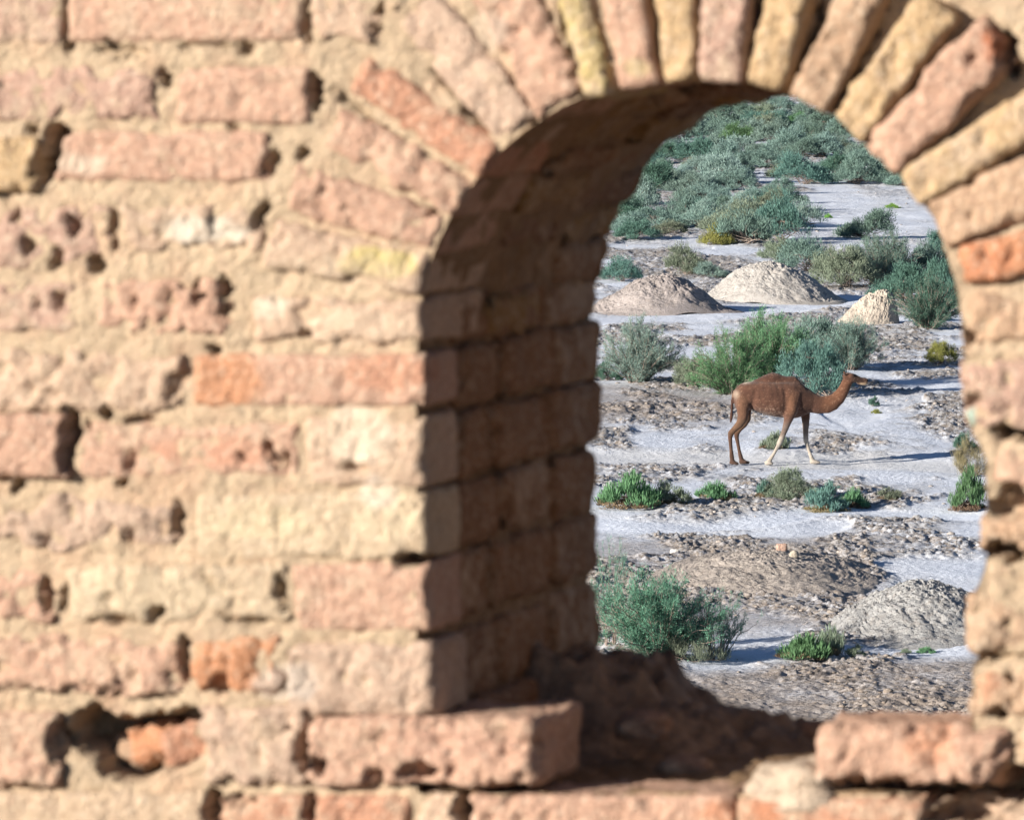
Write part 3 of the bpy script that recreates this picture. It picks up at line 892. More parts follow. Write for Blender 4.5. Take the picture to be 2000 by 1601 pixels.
# loose clods and stones on the crust: countless
def clods():
    r = np.random.default_rng(11)
    ico = np.array([(0, 0, 1), (.894, 0, .447), (.276, .851, .447), (-.724, .526, .447), (-.724, -.526, .447), (.276, -.851, .447),
                    (.724, .526, -.447), (-.276, .851, -.447), (-.894, 0, -.447), (-.276, -.851, -.447), (.724, -.526, -.447), (0, 0, -1)])
    tri = np.array([(0, 1, 2), (0, 2, 3), (0, 3, 4), (0, 4, 5), (0, 5, 1), (1, 6, 2), (2, 7, 3), (3, 8, 4), (4, 9, 5), (5, 10, 1), (2, 6, 7), (3, 7, 8), (4, 8, 9), (5, 9, 10), (1, 10, 6), (6, 11, 7), (7, 11, 8), (8, 11, 9), (9, 11, 10), (10, 11, 6)])
    n = 26000
    d = 88 * (330 / 88) ** (r.random(n) ** 1.35)
    a = -.03 + .155 * r.random(n)
    x = d * np.sin(a); y = d * np.cos(a)
    h, smooth, salt, brown, patch, clod, far = ground_fields(x, y)
    keep = (r.random(n) < np.clip((.15 + 1.8 * patch + .1 * brown), .03, 1) * (1 - .96 * smooth))
    x, y, h, brown, patch = x[keep], y[keep], h[keep], brown[keep], patch[keep]
    n = len(x)
    s = .015 + .045 * r.random(n) ** 4
    V = ico[None] * (1 + .35 * (r.random((n, 12, 1)) - .5)) * (s[:, None, None] * np.stack([.8 + .9 * r.random(n), .8 + .9 * r.random(n), .45 + .4 * r.random(n)], -1)[:, None, :])
    t = r.random(n) * 6.28
    X = V[:, :, 0] * np.cos(t)[:, None] - V[:, :, 1] * np.sin(t)[:, None] + x[:, None]
    Y = V[:, :, 0] * np.sin(t)[:, None] + V[:, :, 1] * np.cos(t)[:, None] + y[:, None]
    Z = V[:, :, 2] + (h + s * .15)[:, None]
    T = (tri[None] + (np.arange(n) * 12)[:, None, None]).reshape(-1, 3)
    me = mesh_np('clods', np.stack([X, Y, Z], -1).reshape(-1, 3), tris=T, smooth=False)
    b = np.clip(brown * .8 + .3 * r.random(n), 0, 1)[:, None]
    c = np.array([.38, .35, .33]) * (1 - b) + np.array([.27, .225, .19]) * b
    c = c * (.75 + .5 * r.random((n, 1)))
    set_col(me, np.repeat(c, 12, 0))
    o = link('clods', me, M_SOIL)
    tag(o, 'loose clods and crumbs of dry crust scattered over the salt plain', 'clods', kind='stuff')
    print('clods', n)
clods()

def stone(x, y, size, col, label, seed, zoff=0.0):
    g = ground_at(x, y, zoff)
    me = lump_mesh('stone', (size, size * .8, size * .7), seed, 2, .3, col=col)
    o = link('stone', me, M_SOIL)
    o.location = (g[0], g[1], zoff + size * .4)
    tag(o, label, 'stone')
def mound_top(i, x):
    # highest line of a heap at pixel column x: returns a ground point and height
    o, R, Ry, h = MOUNDS[i]
    g = ground_at(x, 1100)
    best = None
    me = o.data
    co = np.empty(len(me.vertices) * 3, np.float32); me.vertices.foreach_get('co', co); co = co.reshape(-1, 3) + np.array(o.location)
    px, py = 1000 + F * co[:, 0] / (co[:, 1] * cp - (co[:, 2] - H) * sp), None
    k = np.where(np.abs(px - x) < 6)[0]
    j = k[np.argmax(co[k, 2])]
    return co[j]
for (mi, x, size, col, lab, sd_) in [(3, 1531, .10, (.50, .33, .26), 'reddish stone on the crest of the brown spoil bank', 1.0), (3, 1557, .085, (.45, .40, .33), 'grey stone on the crest of the brown spoil bank', 2.0)]:
    p = mound_top(mi, x)
    me = lump_mesh('stone', (size, size * .85, size * .8), sd_, 2, .3, col=col)
    o = link('stone', me, M_SOIL); o.location = (p[0], p[1], p[2] + size * .3)
    tag(o, lab, 'stone')
stone(1738, 1246, .09, (.42, .36, .28), 'brown stone at the foot of the whitish gravelly mound', 3.0)
stone(1318, 1082, .09, (.62, .60, .57), 'pale stone lying on the brown crust behind the feathery shrub', 4.0)

# ================================================================== SHRUBS
def leaf_mat(name, col, trans=.25, vary=.35):
    m = bpy.data.materials.new(name); m.use_nodes = True
    nt = m.node_tree; nt.nodes.clear()
    out = N(nt, 'ShaderNodeOutputMaterial')
    geo = N(nt, 'ShaderNodeNewGeometry'); oi = N(nt, 'ShaderNodeObjectInfo')
    hs = N(nt, 'ShaderNodeHueSaturation'); hs.inputs['Color'].default_value = (*col, 1)
    nt.links.new(ramp(nt, geo.outputs['Random Per Island'], 0, 1, 1 - vary, 1 + vary), hs.inputs['Value'])
    nt.links.new(ramp(nt, oi.outputs['Random'], 0, 1, .475, .525), hs.inputs['Hue'])
    hs2 = N(nt, 'ShaderNodeHueSaturation'); nt.links.new(hs.outputs[0], hs2.inputs['Color'])
    nt.links.new(ramp(nt, oi.outputs['Random'], 0, 1, .8, 1.2), hs2.inputs['Value'])
    d = N(nt, 'ShaderNodeBsdfDiffuse'); t = N(nt, 'ShaderNodeBsdfTranslucent'); mx = N(nt, 'ShaderNodeMixShader'); mx.inputs[0].default_value = trans
    nt.links.new(hs2.outputs[0], d.inputs[0]); nt.links.new(hs2.outputs[0], t.inputs[0])
    nt.links.new(d.outputs[0], mx.inputs[1]); nt.links.new(t.outputs[0], mx.inputs[2]); nt.links.new(mx.outputs[0], out.inputs[0])
    return m
LEAF = {
    'tamarisk': leaf_mat('tamarisk sprays', (.14, .30, .23)),
    'grey': leaf_mat('grey green leaves', (.18, .27, .235)), 'teal': leaf_mat('teal green leaves', (.11, .205, .17)), 'green': leaf_mat('fresh green leaves', (.125, .25, .125)),
    'yellow': leaf_mat('yellow green leaves', (.28, .30, .10)), 'dry': leaf_mat('dry olive twigs', (.25, .22, .13)), 'olive': leaf_mat('olive green leaves', (.21, .255, .19)), 'lime': leaf_mat('lime green weeds', (.20, .36, .08)),
    'pale': leaf_mat('pale sage leaves', (.225, .315, .28)), 'brown': leaf_mat('reddish dry stalks', (.26, .20, .13)),
}
def wood_mat():
    m, nt, b = newmat('grey twig wood')
    co = N(nt, 'ShaderNodeTexCoord').outputs['Object']
    nt.links.new(mix(nt, noise_node(nt, co, 12), (.16, .12, .10), (.33, .28, .25)), b.inputs['Base Color'])
    return m
M_WOOD = wood_mat()

def tubes(paths, radii, sides=4):
    V = []; Q = []; n = 0
    for p, r in zip(paths, radii):
        p = np.asarray(p); k = len(p)
        t = np.gradient(p, axis=0); t /= np.linalg.norm(t, axis=1)[:, None] + 1e-9
        ref = np.where(np.abs(t[:, 2:3]) < .9, np.array([[0, 0, 1.0]]), np.array([[1.0, 0, 0]]))
        a = np.cross(t, ref); a /= np.linalg.norm(a, axis=1)[:, None] + 1e-9
        b = np.cross(t, a)
        rr = np.linspace(r, r * .3, k)
        for i in range(k):
            for s in range(sides):
                an = 2 * math.pi * s / sides
                V.append(p[i] + rr[i] * (math.cos(an) * a[i] + math.sin(an) * b[i]))
        Q.append(grid_quads(k, sides, wrap=True) + n); n += k * sides
    return np.array(V), np.concatenate(Q)

def blades(P, D, L, Wd, r):
    """one lens-shaped leaf per row: 4 vertices"""
    n = len(P)
    D = D / (np.linalg.norm(D, axis=1)[:, None] + 1e-9)
    q = r.normal(size=(n, 3)); s = np.cross(D, q); s /= np.linalg.norm(s, axis=1)[:, None] + 1e-9
    mid = P + D * (L * .5)[:, None]
    V = np.stack([P, mid + s * (Wd * .5)[:, None], P + D * L[:, None], mid - s * (Wd * .5)[:, None]], 1).reshape(-1, 3)
    return V, np.arange(n * 4).reshape(-1, 4)

def shrub_meshes(seed, nleaf=5200, nclump=46, ll=.075, lw=.022, up=.5, spread=.30, droop=0.0, stems=9, stemr=.016, feather=False, openness=.0):
    """unit shrub: about 2 wide (x, y in -1..1) and 1 high"""
    r = np.random.default_rng(seed)
    lobes = [(r.uniform(-.55, .55), r.uniform(-.55, .55), r.uniform(.55, .95)) for _ in range(r.integers(3, 6))]
    C = []
    while len(C) < nclump:
        a = r.uniform(0, 2 * math.pi); rad = math.sqrt(r.random())
        x, y = rad * math.cos(a), rad * math.sin(a)
        top = max(hh * math.exp(-((x - lx) ** 2 + (y - ly) ** 2) / .42) for lx, ly, hh in lobes)
        top = max(top, .34 * (1 - rad ** 3)) * (1 - .35 * rad ** 4)
        z = top * (1 - openness * 0) * r.uniform(.25, 1) ** .6
        C.append((x * .9, y * .9, max(.06, z * .92)))
    C = np.array(C)
    paths = []; rad_ = []
    for k in range(stems):
        a = r.uniform(0, 2 * math.pi); b0 = np.array([.12 * math.cos(a), .12 * math.sin(a), -.03])
        tgt = C[r.integers(len(C))]
        mid = (b0 + tgt) / 2 + r.normal(size=3) * .07 + np.array([0, 0, .05])
        t = np.linspace(0, 1, 6)[:, None]
        main = (1 - t) ** 2 * b0 + 2 * t * (1 - t) * mid + t ** 2 * tgt
        paths.append(main); rad_.append(stemr)
    for c in C:
        m = paths[r.integers(stems)]
        b0 = m[r.integers(1, 5)]
        t = np.linspace(0, 1, 4)[:, None]
        paths.append((1 - t) * b0 + t * c + r.normal(size=3) * .05 * t * (1 - t) * 4); rad_.append(stemr * .5)
    sv, sq = tubes(paths, rad_)
    w = r.dirichlet(np.ones(nclump) * 3) if not feather else np.ones(nclump) / nclump
    ci = r.choice(nclump, nleaf, p=w)
    rc = spread * (.55 + .75 * r.random(nclump))
    dirs = r.normal(size=(nleaf, 3)); dirs /= np.linalg.norm(dirs, axis=1)[:, None]
    rr = r.random(nleaf) ** .55
    off = dirs * (rr * rc[ci])[:, None] * np.array([1, 1, .75])
    P = C[ci] + off
    # twig structure: pull leaves onto radial sprays so that gaps show
    sp_ = r.normal(size=(nclump, 14, 3)); sp_[..., 2] = np.abs(sp_[..., 2]) * .9 + .1; sp_ /= np.linalg.norm(sp_, axis=2)[..., None]
    si = r.integers(0, 14, nleaf)
    ax = sp_[ci, si]
    along = r.random(nleaf) ** .7 * rc[ci] * 1.15
    Pt = C[ci] + ax * along[:, None] + r.normal(size=(nleaf, 3)) * .022
    k = .8
    P = P * (1 - k) + Pt * k
    P[:, 2] = np.maximum(P[:, 2], .015)
    D = ax * .8 + dirs * .55 + np.array([0, 0, up])
    L = ll * (.6 + .8 * r.random(nleaf)); Wd = lw * (.6 + .8 * r.random(nleaf))
    V, Q = blades(P, D, L, Wd, r)
    fm = mesh_np('foliage', V, Q, smooth=False)
    stm = mesh_np('stems', sv, sq)
    stm.materials.append(M_WOOD)
    fm.materials.append(LEAF['grey'])
    return fm, stm

def tamarisk_meshes(seed, nb=60, per=520, sparse=1.0, low=.2):
    # long whip-like branches, the upper part of each clothed in fine drooping sprays
    r = np.random.default_rng(seed)
    paths = []; rad_ = []; P = []; D = []
    for k in range(nb):
        a = r.uniform(0, 2 * math.pi); reach = r.uniform(.15, 1.0); top = r.uniform(.35, 1.02) * (1 - .42 * reach)
        b0 = np.array([.16 * math.cos(a), .16 * math.sin(a), -.03])
        end = np.array([reach * math.cos(a), reach * math.sin(a), top])
        mid = np.array([.42 * reach * math.cos(a + .3), .42 * reach * math.sin(a + .3), top * .72])
        t = np.linspace(0, 1, 9)[:, None]
        p = (1 - t) ** 2 * b0 + 2 * t * (1 - t) * mid + t ** 2 * end + r.normal(size=(9, 3)) * .012
        paths.append(p); rad_.append(.011)
        for j in range(int(7 * sparse) + 3):
            u = r.uniform(low, 1.0)
            i = min(int(u * 8), 7); q0 = p[i] + (p[i + 1] - p[i]) * (u * 8 - i)
            d = (p[i + 1] - p[i]); d /= np.linalg.norm(d)
            d = d * .8 + r.normal(size=3) * .42 + np.array([0, 0, .35]); d /= np.linalg.norm(d)
            L = r.uniform(.10, .27)
            m = int(per / 10 * r.uniform(.6, 1.3))
            tt = r.random(m) ** .8
            c = q0 + d * (L * tt)[:, None] + r.normal(size=(m, 3)) * (.010 + .018 * tt[:, None])
            P.append(c); D.append(np.tile(d, (m, 1)) + r.normal(size=(m, 3)) * .55)
            paths.append(np.stack([q0, q0 + d * L * .5, q0 + d * L])); rad_.append(.004)
    P = np.concatenate(P); D = np.concatenate(D); P[:, 2] = np.maximum(P[:, 2], .02)
    n = len(P)
    V, Q = blades(P, D, .040 * (.6 + .8 * r.random(n)), .0075 * (.6 + .8 * r.random(n)), r)
    fm = mesh_np('foliage', V, Q, smooth=False); fm.materials.append(LEAF['grey'])
    sv, sq = tubes(paths, rad_, 3)
    stm = mesh_np('stems', sv, sq); stm.materials.append(M_WOOD)
    return fm, stm

VAR = {}
VAR['t0'] = tamarisk_meshes(501, 90, 620, 1.1, .10); VAR['t1'] = tamarisk_meshes(502, 34, 340, .7, .3); VAR['t2'] = tamarisk_meshes(503, 100, 560, 1.0, .03)
for i in range(9): VAR['s%d' % i] = shrub_meshes(100 + i, nleaf=13000, nclump=48 + 3 * i, ll=.075, lw=.017)
for i in range(4): VAR['n%d' % i] = shrub_meshes(200 + i, nleaf=22000, nclump=80, ll=.052, lw=.013, spread=.24, up=.7, stems=12)
for i in range(3): VAR['p%d' % i] = shrub_meshes(300 + i, nleaf=4200, nclump=34, ll=.16, lw=.030, spread=.34, up=1.4, stems=12, stemr=.02)
for i in range(2): VAR['f%d' % i] = shrub_meshes(400 + i, nleaf=30000, nclump=105, ll=.080, lw=.0065, spread=.27, up=1.2, stems=16, feather=True, stemr=.012)
VAR['d0'] = shrub_meshes(450, nleaf=6500, nclump=46, ll=.11, lw=.008, spread=.28, up=1.1, stems=26, stemr=.011, feather=True)

def shrub(x, yb, wpx, hpx, var, leaf, label, group=None, name='shrub', pos=None, zoff=0.0):
    if pos is None:
        g = ground_at(x, yb)
    else:
        g = np.array([pos[0], pos[1], 0])
    dist = math.hypot(g[1], H)
    if pos is None:
        sc = F / dist
        w = wpx / sc; h = hpx / sc
    else: w, h = wpx, hpx
    z = ground_z(g[0], g[1]) - .02 + zoff
    o = empty(name, (g[0], g[1], z), RNG.uniform(0, 6.28))
    # the generated crowns spread a little past the unit circle
    o.scale = (w / 2.0, w / 2.0, h / .92)
    fm, sm = VAR[var]
    s = link('stems', sm, None, o)
    f = link('foliage', fm, None, o)
    f.material_slots[0].link = 'OBJECT'; f.material_slots[0].material = LEAF[leaf]
    if var[0] == 'p' and hpx > 20 and pos is None:
        b = link('dry_stalks', VAR['p%d' % ((int(var[1]) + 1) % 3)][0], None, o)
        b.scale = (.98, .98, .36); b.rotation_euler = (0, 0, 1.3)
        b.material_slots[0].link = 'OBJECT'; b.material_slots[0].material = LEAF['brown']
    tag(o, label, 'shrub', group)
    return o

G_SCRUB = 'olive shrubs of the far scrub'
L_SCRUB = 'olive desert shrub in the dense scrub beyond the soil heaps'
rs = lambda: 's%d' % RNG.randrange(9)
NEAR = [
    (1285, 1288, 300, 165, 't0', 'tamarisk', 'large feathery tamarisk shrub beside the dark brick reveal'),
    (1192, 1270, 110, 205, 't1', 'tamarisk', 'tall narrow plume of tamarisk rising against the dark brick reveal'),
    (1400, 1284, 180, 140, 't1', 'tamarisk', 'sparse twiggy shrub leaning beside the large feathery tamarisk'),
    (1345, 1288, 170, 90, 'd0', 'olive', 'low grey tangle of bare twigs under the feathery tamarisk'),
    (1568, 1288, 105, 58, 'p0', 'green', 'small bright green plant on the edge of the brown soil'),
    (1618, 1284, 60, 66, 'p1', 'olive', 'upright grey green tuft touching the small bright green plant'),
    (1672, 1284, 46, 22, 'p2', 'olive', 'tiny olive tuft beside the salt strip below the gravelly mound'),
    (1808, 1266, 36, 16, 'p0', 'green', 'tiny green tuft on the salt strip below the gravelly mound'),
    (1768, 1268, 24, 12, 'p1', 'olive', 'tiniest grey tuft on the salt strip below the gravelly mound'),
    (1226, 992, 124, 70, 'p1', 'green', 'broad bright green bush beside the brick jamb near the salt strip'),
    (1312, 988, 80, 38, 'p2', 'olive', 'pale low bush with dry stalks next to the broad bright green bush'),
    (1398, 976, 72, 42, 'p0', 'green', 'compact green cushion bush with a reddish base'),
    (1548, 974, 122, 66, 'n1', 'olive', 'rounded olive bush with brown stalks below the camel'),
    (1500, 972, 50, 38, 'p1', 'teal', 'small teal green bush at the side of the rounded olive bush'),
    (1612, 994, 88, 46, 'p2', 'teal', 'low teal green bush with dry base in front of the rounded olive bush'),
    (1672, 986, 56, 46, 'p0', 'green', 'small bright green bush beside the low teal bush'),
    (1740, 978, 48, 26, 'p1', 'olive', 'faint grey tuft on the crust past the small bright green bush'),
    (1888, 994, 70, 70, 'p2', 'green', 'green bush at the foot of the dry twiggy bush by the jamb'),
    (1897, 930, 80, 84, 'd0', 'dry', 'dry twiggy bush at the end of the camel shadow'),
    (1885, 880, 50, 44, 'n0', 'teal', 'dark green bush behind the dry twiggy bush'),
    (1512, 876, 58, 42, 'p0', 'olive', 'small olive bush behind the camel legs'),
    (1706, 790, 24, 17, 'p2', 'teal', 'dark tuft standing in the shrub shadow past the camel'),
    (1712, 802, 20, 12, 'p0', 'yellow', 'yellow tuft on the salt past the camel'),
    (1838, 712, 64, 50, 'n2', 'yellow', 'yellow green bush at the edge of the brick jamb'),
    (1245, 750, 195, 115, 't2', 'pale', 'wide sage green shrub beside the dark reveal above the bare brown earth'),
    (1188, 742, 60, 50, 'n0', 'teal', 'dark shrub half hidden by the reveal next to the wide sage shrub'),
    (1355, 756, 90, 62, 'n2', 'olive', 'low shrub between the wide sage shrub and the green shrub behind the camel'),
    (1432, 768, 190, 116, 't2', 'green', 'bright green shrub behind the rump of the camel'),
    (1505, 757, 200, 142, 't0', 'green', 'tall bright green shrub behind the hump of the camel'),
    (1590, 772, 150, 124, 'n2', 'teal', 'dark green shrub behind the shoulder of the camel'),
    (1605, 718, 175, 112, 'n3', 'grey', 'grey green shrub crowning the thicket behind the camel'),
    (1660, 724, 150, 98, 't0', 'grey', 'dark grey green shrub above the head of the camel'),
    (1815, 644, 165, 100, 't2', 'teal', 'dark teal shrub beside the tan clod heap'),
    (1770, 590, 160, 92, 'n0', 'teal', 'teal shrub rising behind the tan clod heap'),
    (1850, 600, 110, 106, 's1', 'teal', 'dark teal shrub against the brick jamb'),
    (1815, 552, 120, 76, 's2', 'grey', 'grey green shrub in the row behind the dark teal shrubs'),
    (1725, 556, 180, 100, 't0', 'grey', 'broad grey green shrub behind the taller soil heap'),
    (1650, 562, 150, 90, 'n2', 'olive', 'olive grey shrub with bare stems on the shaded flank of the taller soil heap'),
    (1580, 532, 140, 72, 's4', 'grey', 'shrub just above the crest of the taller soil heap'),
    (1520, 508, 80, 44, 's5', 'olive', 'olive shrub between the taller soil heap and the yellowish shrub'),
    (1840, 500, 60, 56, 's6', 'teal', 'small upright teal shrub standing on the bare salt by the jamb'),
    (1216, 550, 84, 50, 's3', 'teal', 'round teal shrub behind the grey brown soil heap'),
    (1342, 538, 92, 62, 's7', 'olive', 'olive green shrub between the two soil heaps'),
    (1392, 545, 70, 34, 's0', 'pale', 'small pale shrub beside the olive shrub between the soil heaps'),
    (1400, 478, 70, 50, 's1', 'yellow', 'yellowish green shrub on the side of the big dark thicket'),
    (1450, 478, 120, 84, 's8', 'grey', 'big grey green shrub in front of the far scrub'),
    (1525, 470, 120, 84, 's2', 'teal', 'dark shrub at the end of the big thicket on the bare salt'),
    (1692, 464, 112, 64, 's6', 'grey', 'lone shrub casting a long shadow on the bare salt flat'),
    (1240, 468, 90, 40, 's3', 'teal', 'low dark shrub arching beside a patch of shade'),
    (1300, 458, 90, 30, 's5', 'olive', 'low flat shrub joined to the low dark arching shrub'),
    (1595, 421, 20, 9, 'p0', 'lime', 'small lime green weed on the salt flat'),
    (1618, 424, 16, 10, 'p1', 'lime', 'smaller lime green weed on the salt flat'),
    (1745, 404, 30, 9, 'p2', 'lime', 'flat lime green weed past the lone shrub'),
]
for t in NEAR:
    shrub(*t)
    # dry reddish stalks at the base of the bushy herbs
LIMEL = 'fresh green shrub standing out from the grey far scrub'
for (x, y, w, h, c) in [(1440, 278, 80, 40, 'green'), (1560, 248, 50, 28, 'green'), (1605, 275, 40, 14, 'lime'), (1515, 345, 34, 18, 'green'), (1425, 296, 34, 16, 'yellow'), (1345, 332, 30, 24, 'olive')]:
    shrub(x, y, w, h, rs(), c, LIMEL if c != 'olive' else L_SCRUB, 'fresh green shrubs in the far scrub' if c != 'olive' else G_SCRUB)
# the far scrub: individual shrubs, denser away from the bare flats
FARL = {'grey': 'grey green', 'teal': 'dark teal', 'pale': 'pale sage', 'olive': 'olive'}
def far_shrub(x, y, w, c, **k):
    shrub(x, y, w, w * RNG.uniform(.42, .62), rs(), c, FARL[c] + ' desert shrub in the dense scrub beyond the soil heaps', FARL[c] + ' shrubs of the far scrub', **k)
def in_bare(x, y):
    if 1560 < x < 1960 and 366 < y < 500: return True
    if 1320 < x < 1500 and 283 < y < 302: return True
    if 1560 < x < 1660 and 214 < y < 236: return True
    if 1560 < x < 1640 and 300 < y < 318: return RNG.random() < .5
    return False
cnt = 0
y = 448.0
while y > 150:
    dist = ground_at(1500, y)[1]; sc = F / dist
    x = 1150 + RNG.uniform(0, 30)
    while x < 1900:
        w = RNG.uniform(1.4, 2.9) * sc
        yy = y + RNG.uniform(-7, 7)
        if not in_bare(x, yy) and not (x > 1560 and yy > 372) and RNG.random() < (.84 if x < 1560 and yy > 300 else .74):
            if math.hypot(x - 1645, yy - 632) < 530 and math.hypot(x - 1345, yy - 680) < 590:
                far_shrub(x, yy, w, RNG.choice(['grey', 'grey', 'grey', 'teal', 'pale', 'pale', 'olive'])); cnt += 1
        x += w * RNG.uniform(.5, 1.0)
    y -= (9 + .02 * (y - 150)) * RNG.uniform(.85, 1.25)
print('far scrub', cnt)
# a few more of the same scrub just outside the opening on either side
for k in range(120):
    d = RNG.uniform(150, 430); a = RNG.choice([RNG.uniform(-.13, .008), RNG.uniform(.078, .20)])
    w = RNG.uniform(1.4, 3.2)
    if d < 230 and RNG.random() < .55: continue
    far_shrub(0, 0, w, RNG.choice(['grey', 'teal', 'pale', 'olive']), pos=(d * math.sin(a), d * math.cos(a)))

# ================================================================== CAMEL
def build_camel():
    V = []; Q = []; NG = []
    n = [0]
    def loft(rings):
        k = len(rings[0]); base = n[0]
        for r in rings: V.extend(r)
        Q.extend((grid_quads(len(rings), k, wrap=True) + base).tolist())
        NG.append([base + i for i in range(k)][::-1]); NG.append([base + (len(rings) - 1) * k + i for i in range(k)])
        n[0] += len(rings) * k
    def ringx(x, zt, zb, hw, yc=0.0, k=20, pw=2.3):
        """ring across the trunk: plane of constant x"""
        zc = (zt + zb) / 2; hh = (zt - zb) / 2
        out = []
        for i in range(k):
            a = 2 * math.pi * i / k
            c, s = math.cos(a), math.sin(a)
            out.append((x, yc + hw * math.copysign(abs(c) ** (2 / pw), c), zc + hh * math.copysign(abs(s) ** (2 / pw), s)))
        return out
    trunk = [(-.80, 1.56, 1.36, .07), (-.76, 1.66, 1.20, .16), (-.66, 1.745, 1.12, .23), (-.54, 1.785, 1.13, .265), (-.40, 1.80, 1.17, .285), (-.24, 1.82, 1.115, .33), (-.08, 1.83, 1.065, .355), (.08, 1.83, 1.035, .355), (.24, 1.83, 1.02, .33), (.38, 1.83, 1.01, .295), (.50, 1.83, 1.00, .265), (.62, 1.78, 1.02, .235), (.74, 1.69, 1.07, .20), (.84, 1.60, 1.12, .165), (.92, 1.55, 1.15, .13)]
    loft([ringx(*r) for r in trunk])
    hump = [(-.36, 1.83, 1.6, .08), (-.24, 1.885, 1.6, .13), (-.10, 1.95, 1.6, .165), (.03, 1.995, 1.6, .165), (.14, 1.975, 1.6, .15), (.24, 1.935, 1.6, .13), (.34, 1.91, 1.6, .12), (.44, 1.915, 1.6, .115), (.53, 1.90, 1.6, .10), (.64, 1.80, 1.6, .08)]
    loft([ringx(*r, pw=2.0) for r in hump])
    def tube(pts, k=14):
        """pts: (x, y, z, radius along the side plane, radius across)"""
        P = np.array([p[:3] for p in pts], float)
        t = np.gradient(P, axis=0); t /= np.linalg.norm(t, axis=1)[:, None]
        rings = []
        for i, p in enumerate(pts):
            a = np.array([-t[i][2], 0, t[i][0]]); a /= np.linalg.norm(a) + 1e-9
            b = np.array([0, 1.0, 0])
            rings.append([tuple(P[i] + p[3] * math.cos(2 * math.pi * j / k) * a + p[4] * math.sin(2 * math.pi * j / k) * b) for j in range(k)])
        loft(rings)
    # neck: swings down from the chest and up to the head
    tube([(.55, 0, 1.45, .30, .18), (.72, 0, 1.395, .275, .165), (.88, 0, 1.335, .225, .14), (1.04, 0, 1.295, .195, .125), (1.20, 0, 1.295, .19, .115), (1.34, 0, 1.345, .175, .108), (1.45, 0, 1.44, .155, .10), (1.535, 0, 1.56, .135, .092), (1.60, 0, 1.68, .122, .085), (1.645, 0, 1.79, .115, .08), (1.67, 0, 1.87, .10, .07)])
    # head
    hd = [(1.56, 0, 1.855, .07, .06), (1.61, 0, 1.875, .105, .085), (1.68, 0, 1.88, .115, .095), (1.76, 0, 1.87, .10, .092), (1.84, 0, 1.85, .083, .075), (1.92, 0, 1.83, .068, .062), (2.00, 0, 1.815, .066, .06), (2.06, 0, 1.805, .066, .058), (2.095, 0, 1.80, .045, .04)]
    tube(hd)
    # lower lip, brow
    tube([(1.86, 0, 1.775, .04, .045), (1.95, 0, 1.757, .04, .045), (2.03, 0, 1.752, .036, .04), (2.065, 0, 1.755, .02, .025)], 10)
    for s in (-1, 1):
        tube([(1.70, s * .075, 1.93, .03, .03), (1.745, s * .085, 1.94, .042, .032), (1.79, s * .075, 1.925, .028, .03)], 8)
        tube([(1.60, s * .07, 1.93, .022, .02), (1.585, s * .10, 1.965, .034, .018), (1.575, s * .115, 2.00, .028, .014), (1.57, s * .12, 2.02, .012, .008)], 8)
    yn, yf = -.17, .17
    # near hind, far hind
    tube([(-.56, yn * .7, 1.55, .20, .13), (-.60, yn * 1.05, 1.32, .165, .125), (-.61, yn * 1.1, 1.14, .135, .11), (-.62, yn * 1.08, 1.00, .115, .09), (-.69, yn * 1.05, .88, .085, .07), (-.80, yn, .77, .066, .055), (-.87, yn, .69, .07, .052), (-.885, yn, .60, .052, .044), (-.875, yn, .45, .042, .04), (-.86, yn, .30, .042, .04), (-.85, yn, .19, .052, .048), (-.84, yn, .11, .05, .05), (-.825, yn, .06, .07, .062)])
    tube([(-.90, yn, .035, .035, .05), (-.84, yn, .045, .05, .078), (-.77, yn, .04, .045, .082), (-.70, yn, .028, .03, .06)], 12)
    tube([(-.52, yf * .7, 1.50, .20, .13), (-.54, yf * 1.05, 1.28, .16, .12), (-.54, yf * 1.1, 1.10, .13, .105), (-.53, yf * 1.08, .97, .105, .085), (-.59, yf * 1.05, .85, .082, .066), (-.68, yf, .75, .064, .054), (-.735, yf, .67, .068, .05), (-.735, yf, .58, .05, .042), (-.705, yf, .43, .04, .038), (-.675, yf, .28, .04, .038), (-.65, yf, .17, .05, .046), (-.63, yf, .10, .05, .05), (-.60, yf, .05, .07, .06)])
    tube([(-.68, yf, .035, .035, .05), (-.61, yf, .045, .05, .078), (-.53, yf, .038, .042, .082), (-.45, yf, .025, .026, .055)], 12)
    # near front (leading back), far front (striding forward)
    tube([(.50, yn * .9, 1.62, .20, .10), (.46, yn * 1.15, 1.42, .18, .115), (.42, yn * 1.2, 1.22, .145, .11), (.385, yn * 1.15, 1.06, .115, .095), (.345, yn * 1.1, .92, .085, .07), (.285, yn * 1.05, .74, .066, .056), (.22, yn, .57, .062, .054), (.185, yn, .49, .062, .056), (.135, yn, .39, .044, .044), (.06, yn, .25, .038, .038), (.005, yn, .16, .045, .044), (-.04, yn, .10, .048, .048), (-.06, yn, .06, .06, .06)])
    tube([(-.14, yn, .04, .04, .055), (-.08, yn, .05, .052, .08), (-.01, yn, .042, .045, .084), (.045, yn, .03, .028, .06)], 12)
    tube([(.58, yf * .9, 1.58, .18, .10), (.66, yf * 1.1, 1.36, .16, .11), (.72, yf * 1.15, 1.17, .135, .10), (.755, yf * 1.1, 1.02, .10, .085), (.76, yf * 1.05, .88, .08, .066), (.757, yf, .72, .064, .054), (.76, yf, .58, .058, .052), (.765, yf, .51, .06, .054), (.795, yf, .40, .042, .042), (.84, yf, .26, .038, .038), (.87, yf, .17, .045, .044), (.90, yf, .10, .048, .048), (.92, yf, .06, .06, .06)])
    tube([(.85, yf, .04, .04, .055), (.92, yf, .05, .052, .08), (1.00, yf, .042, .045, .084), (1.08, yf, .028, .026, .055)], 12)
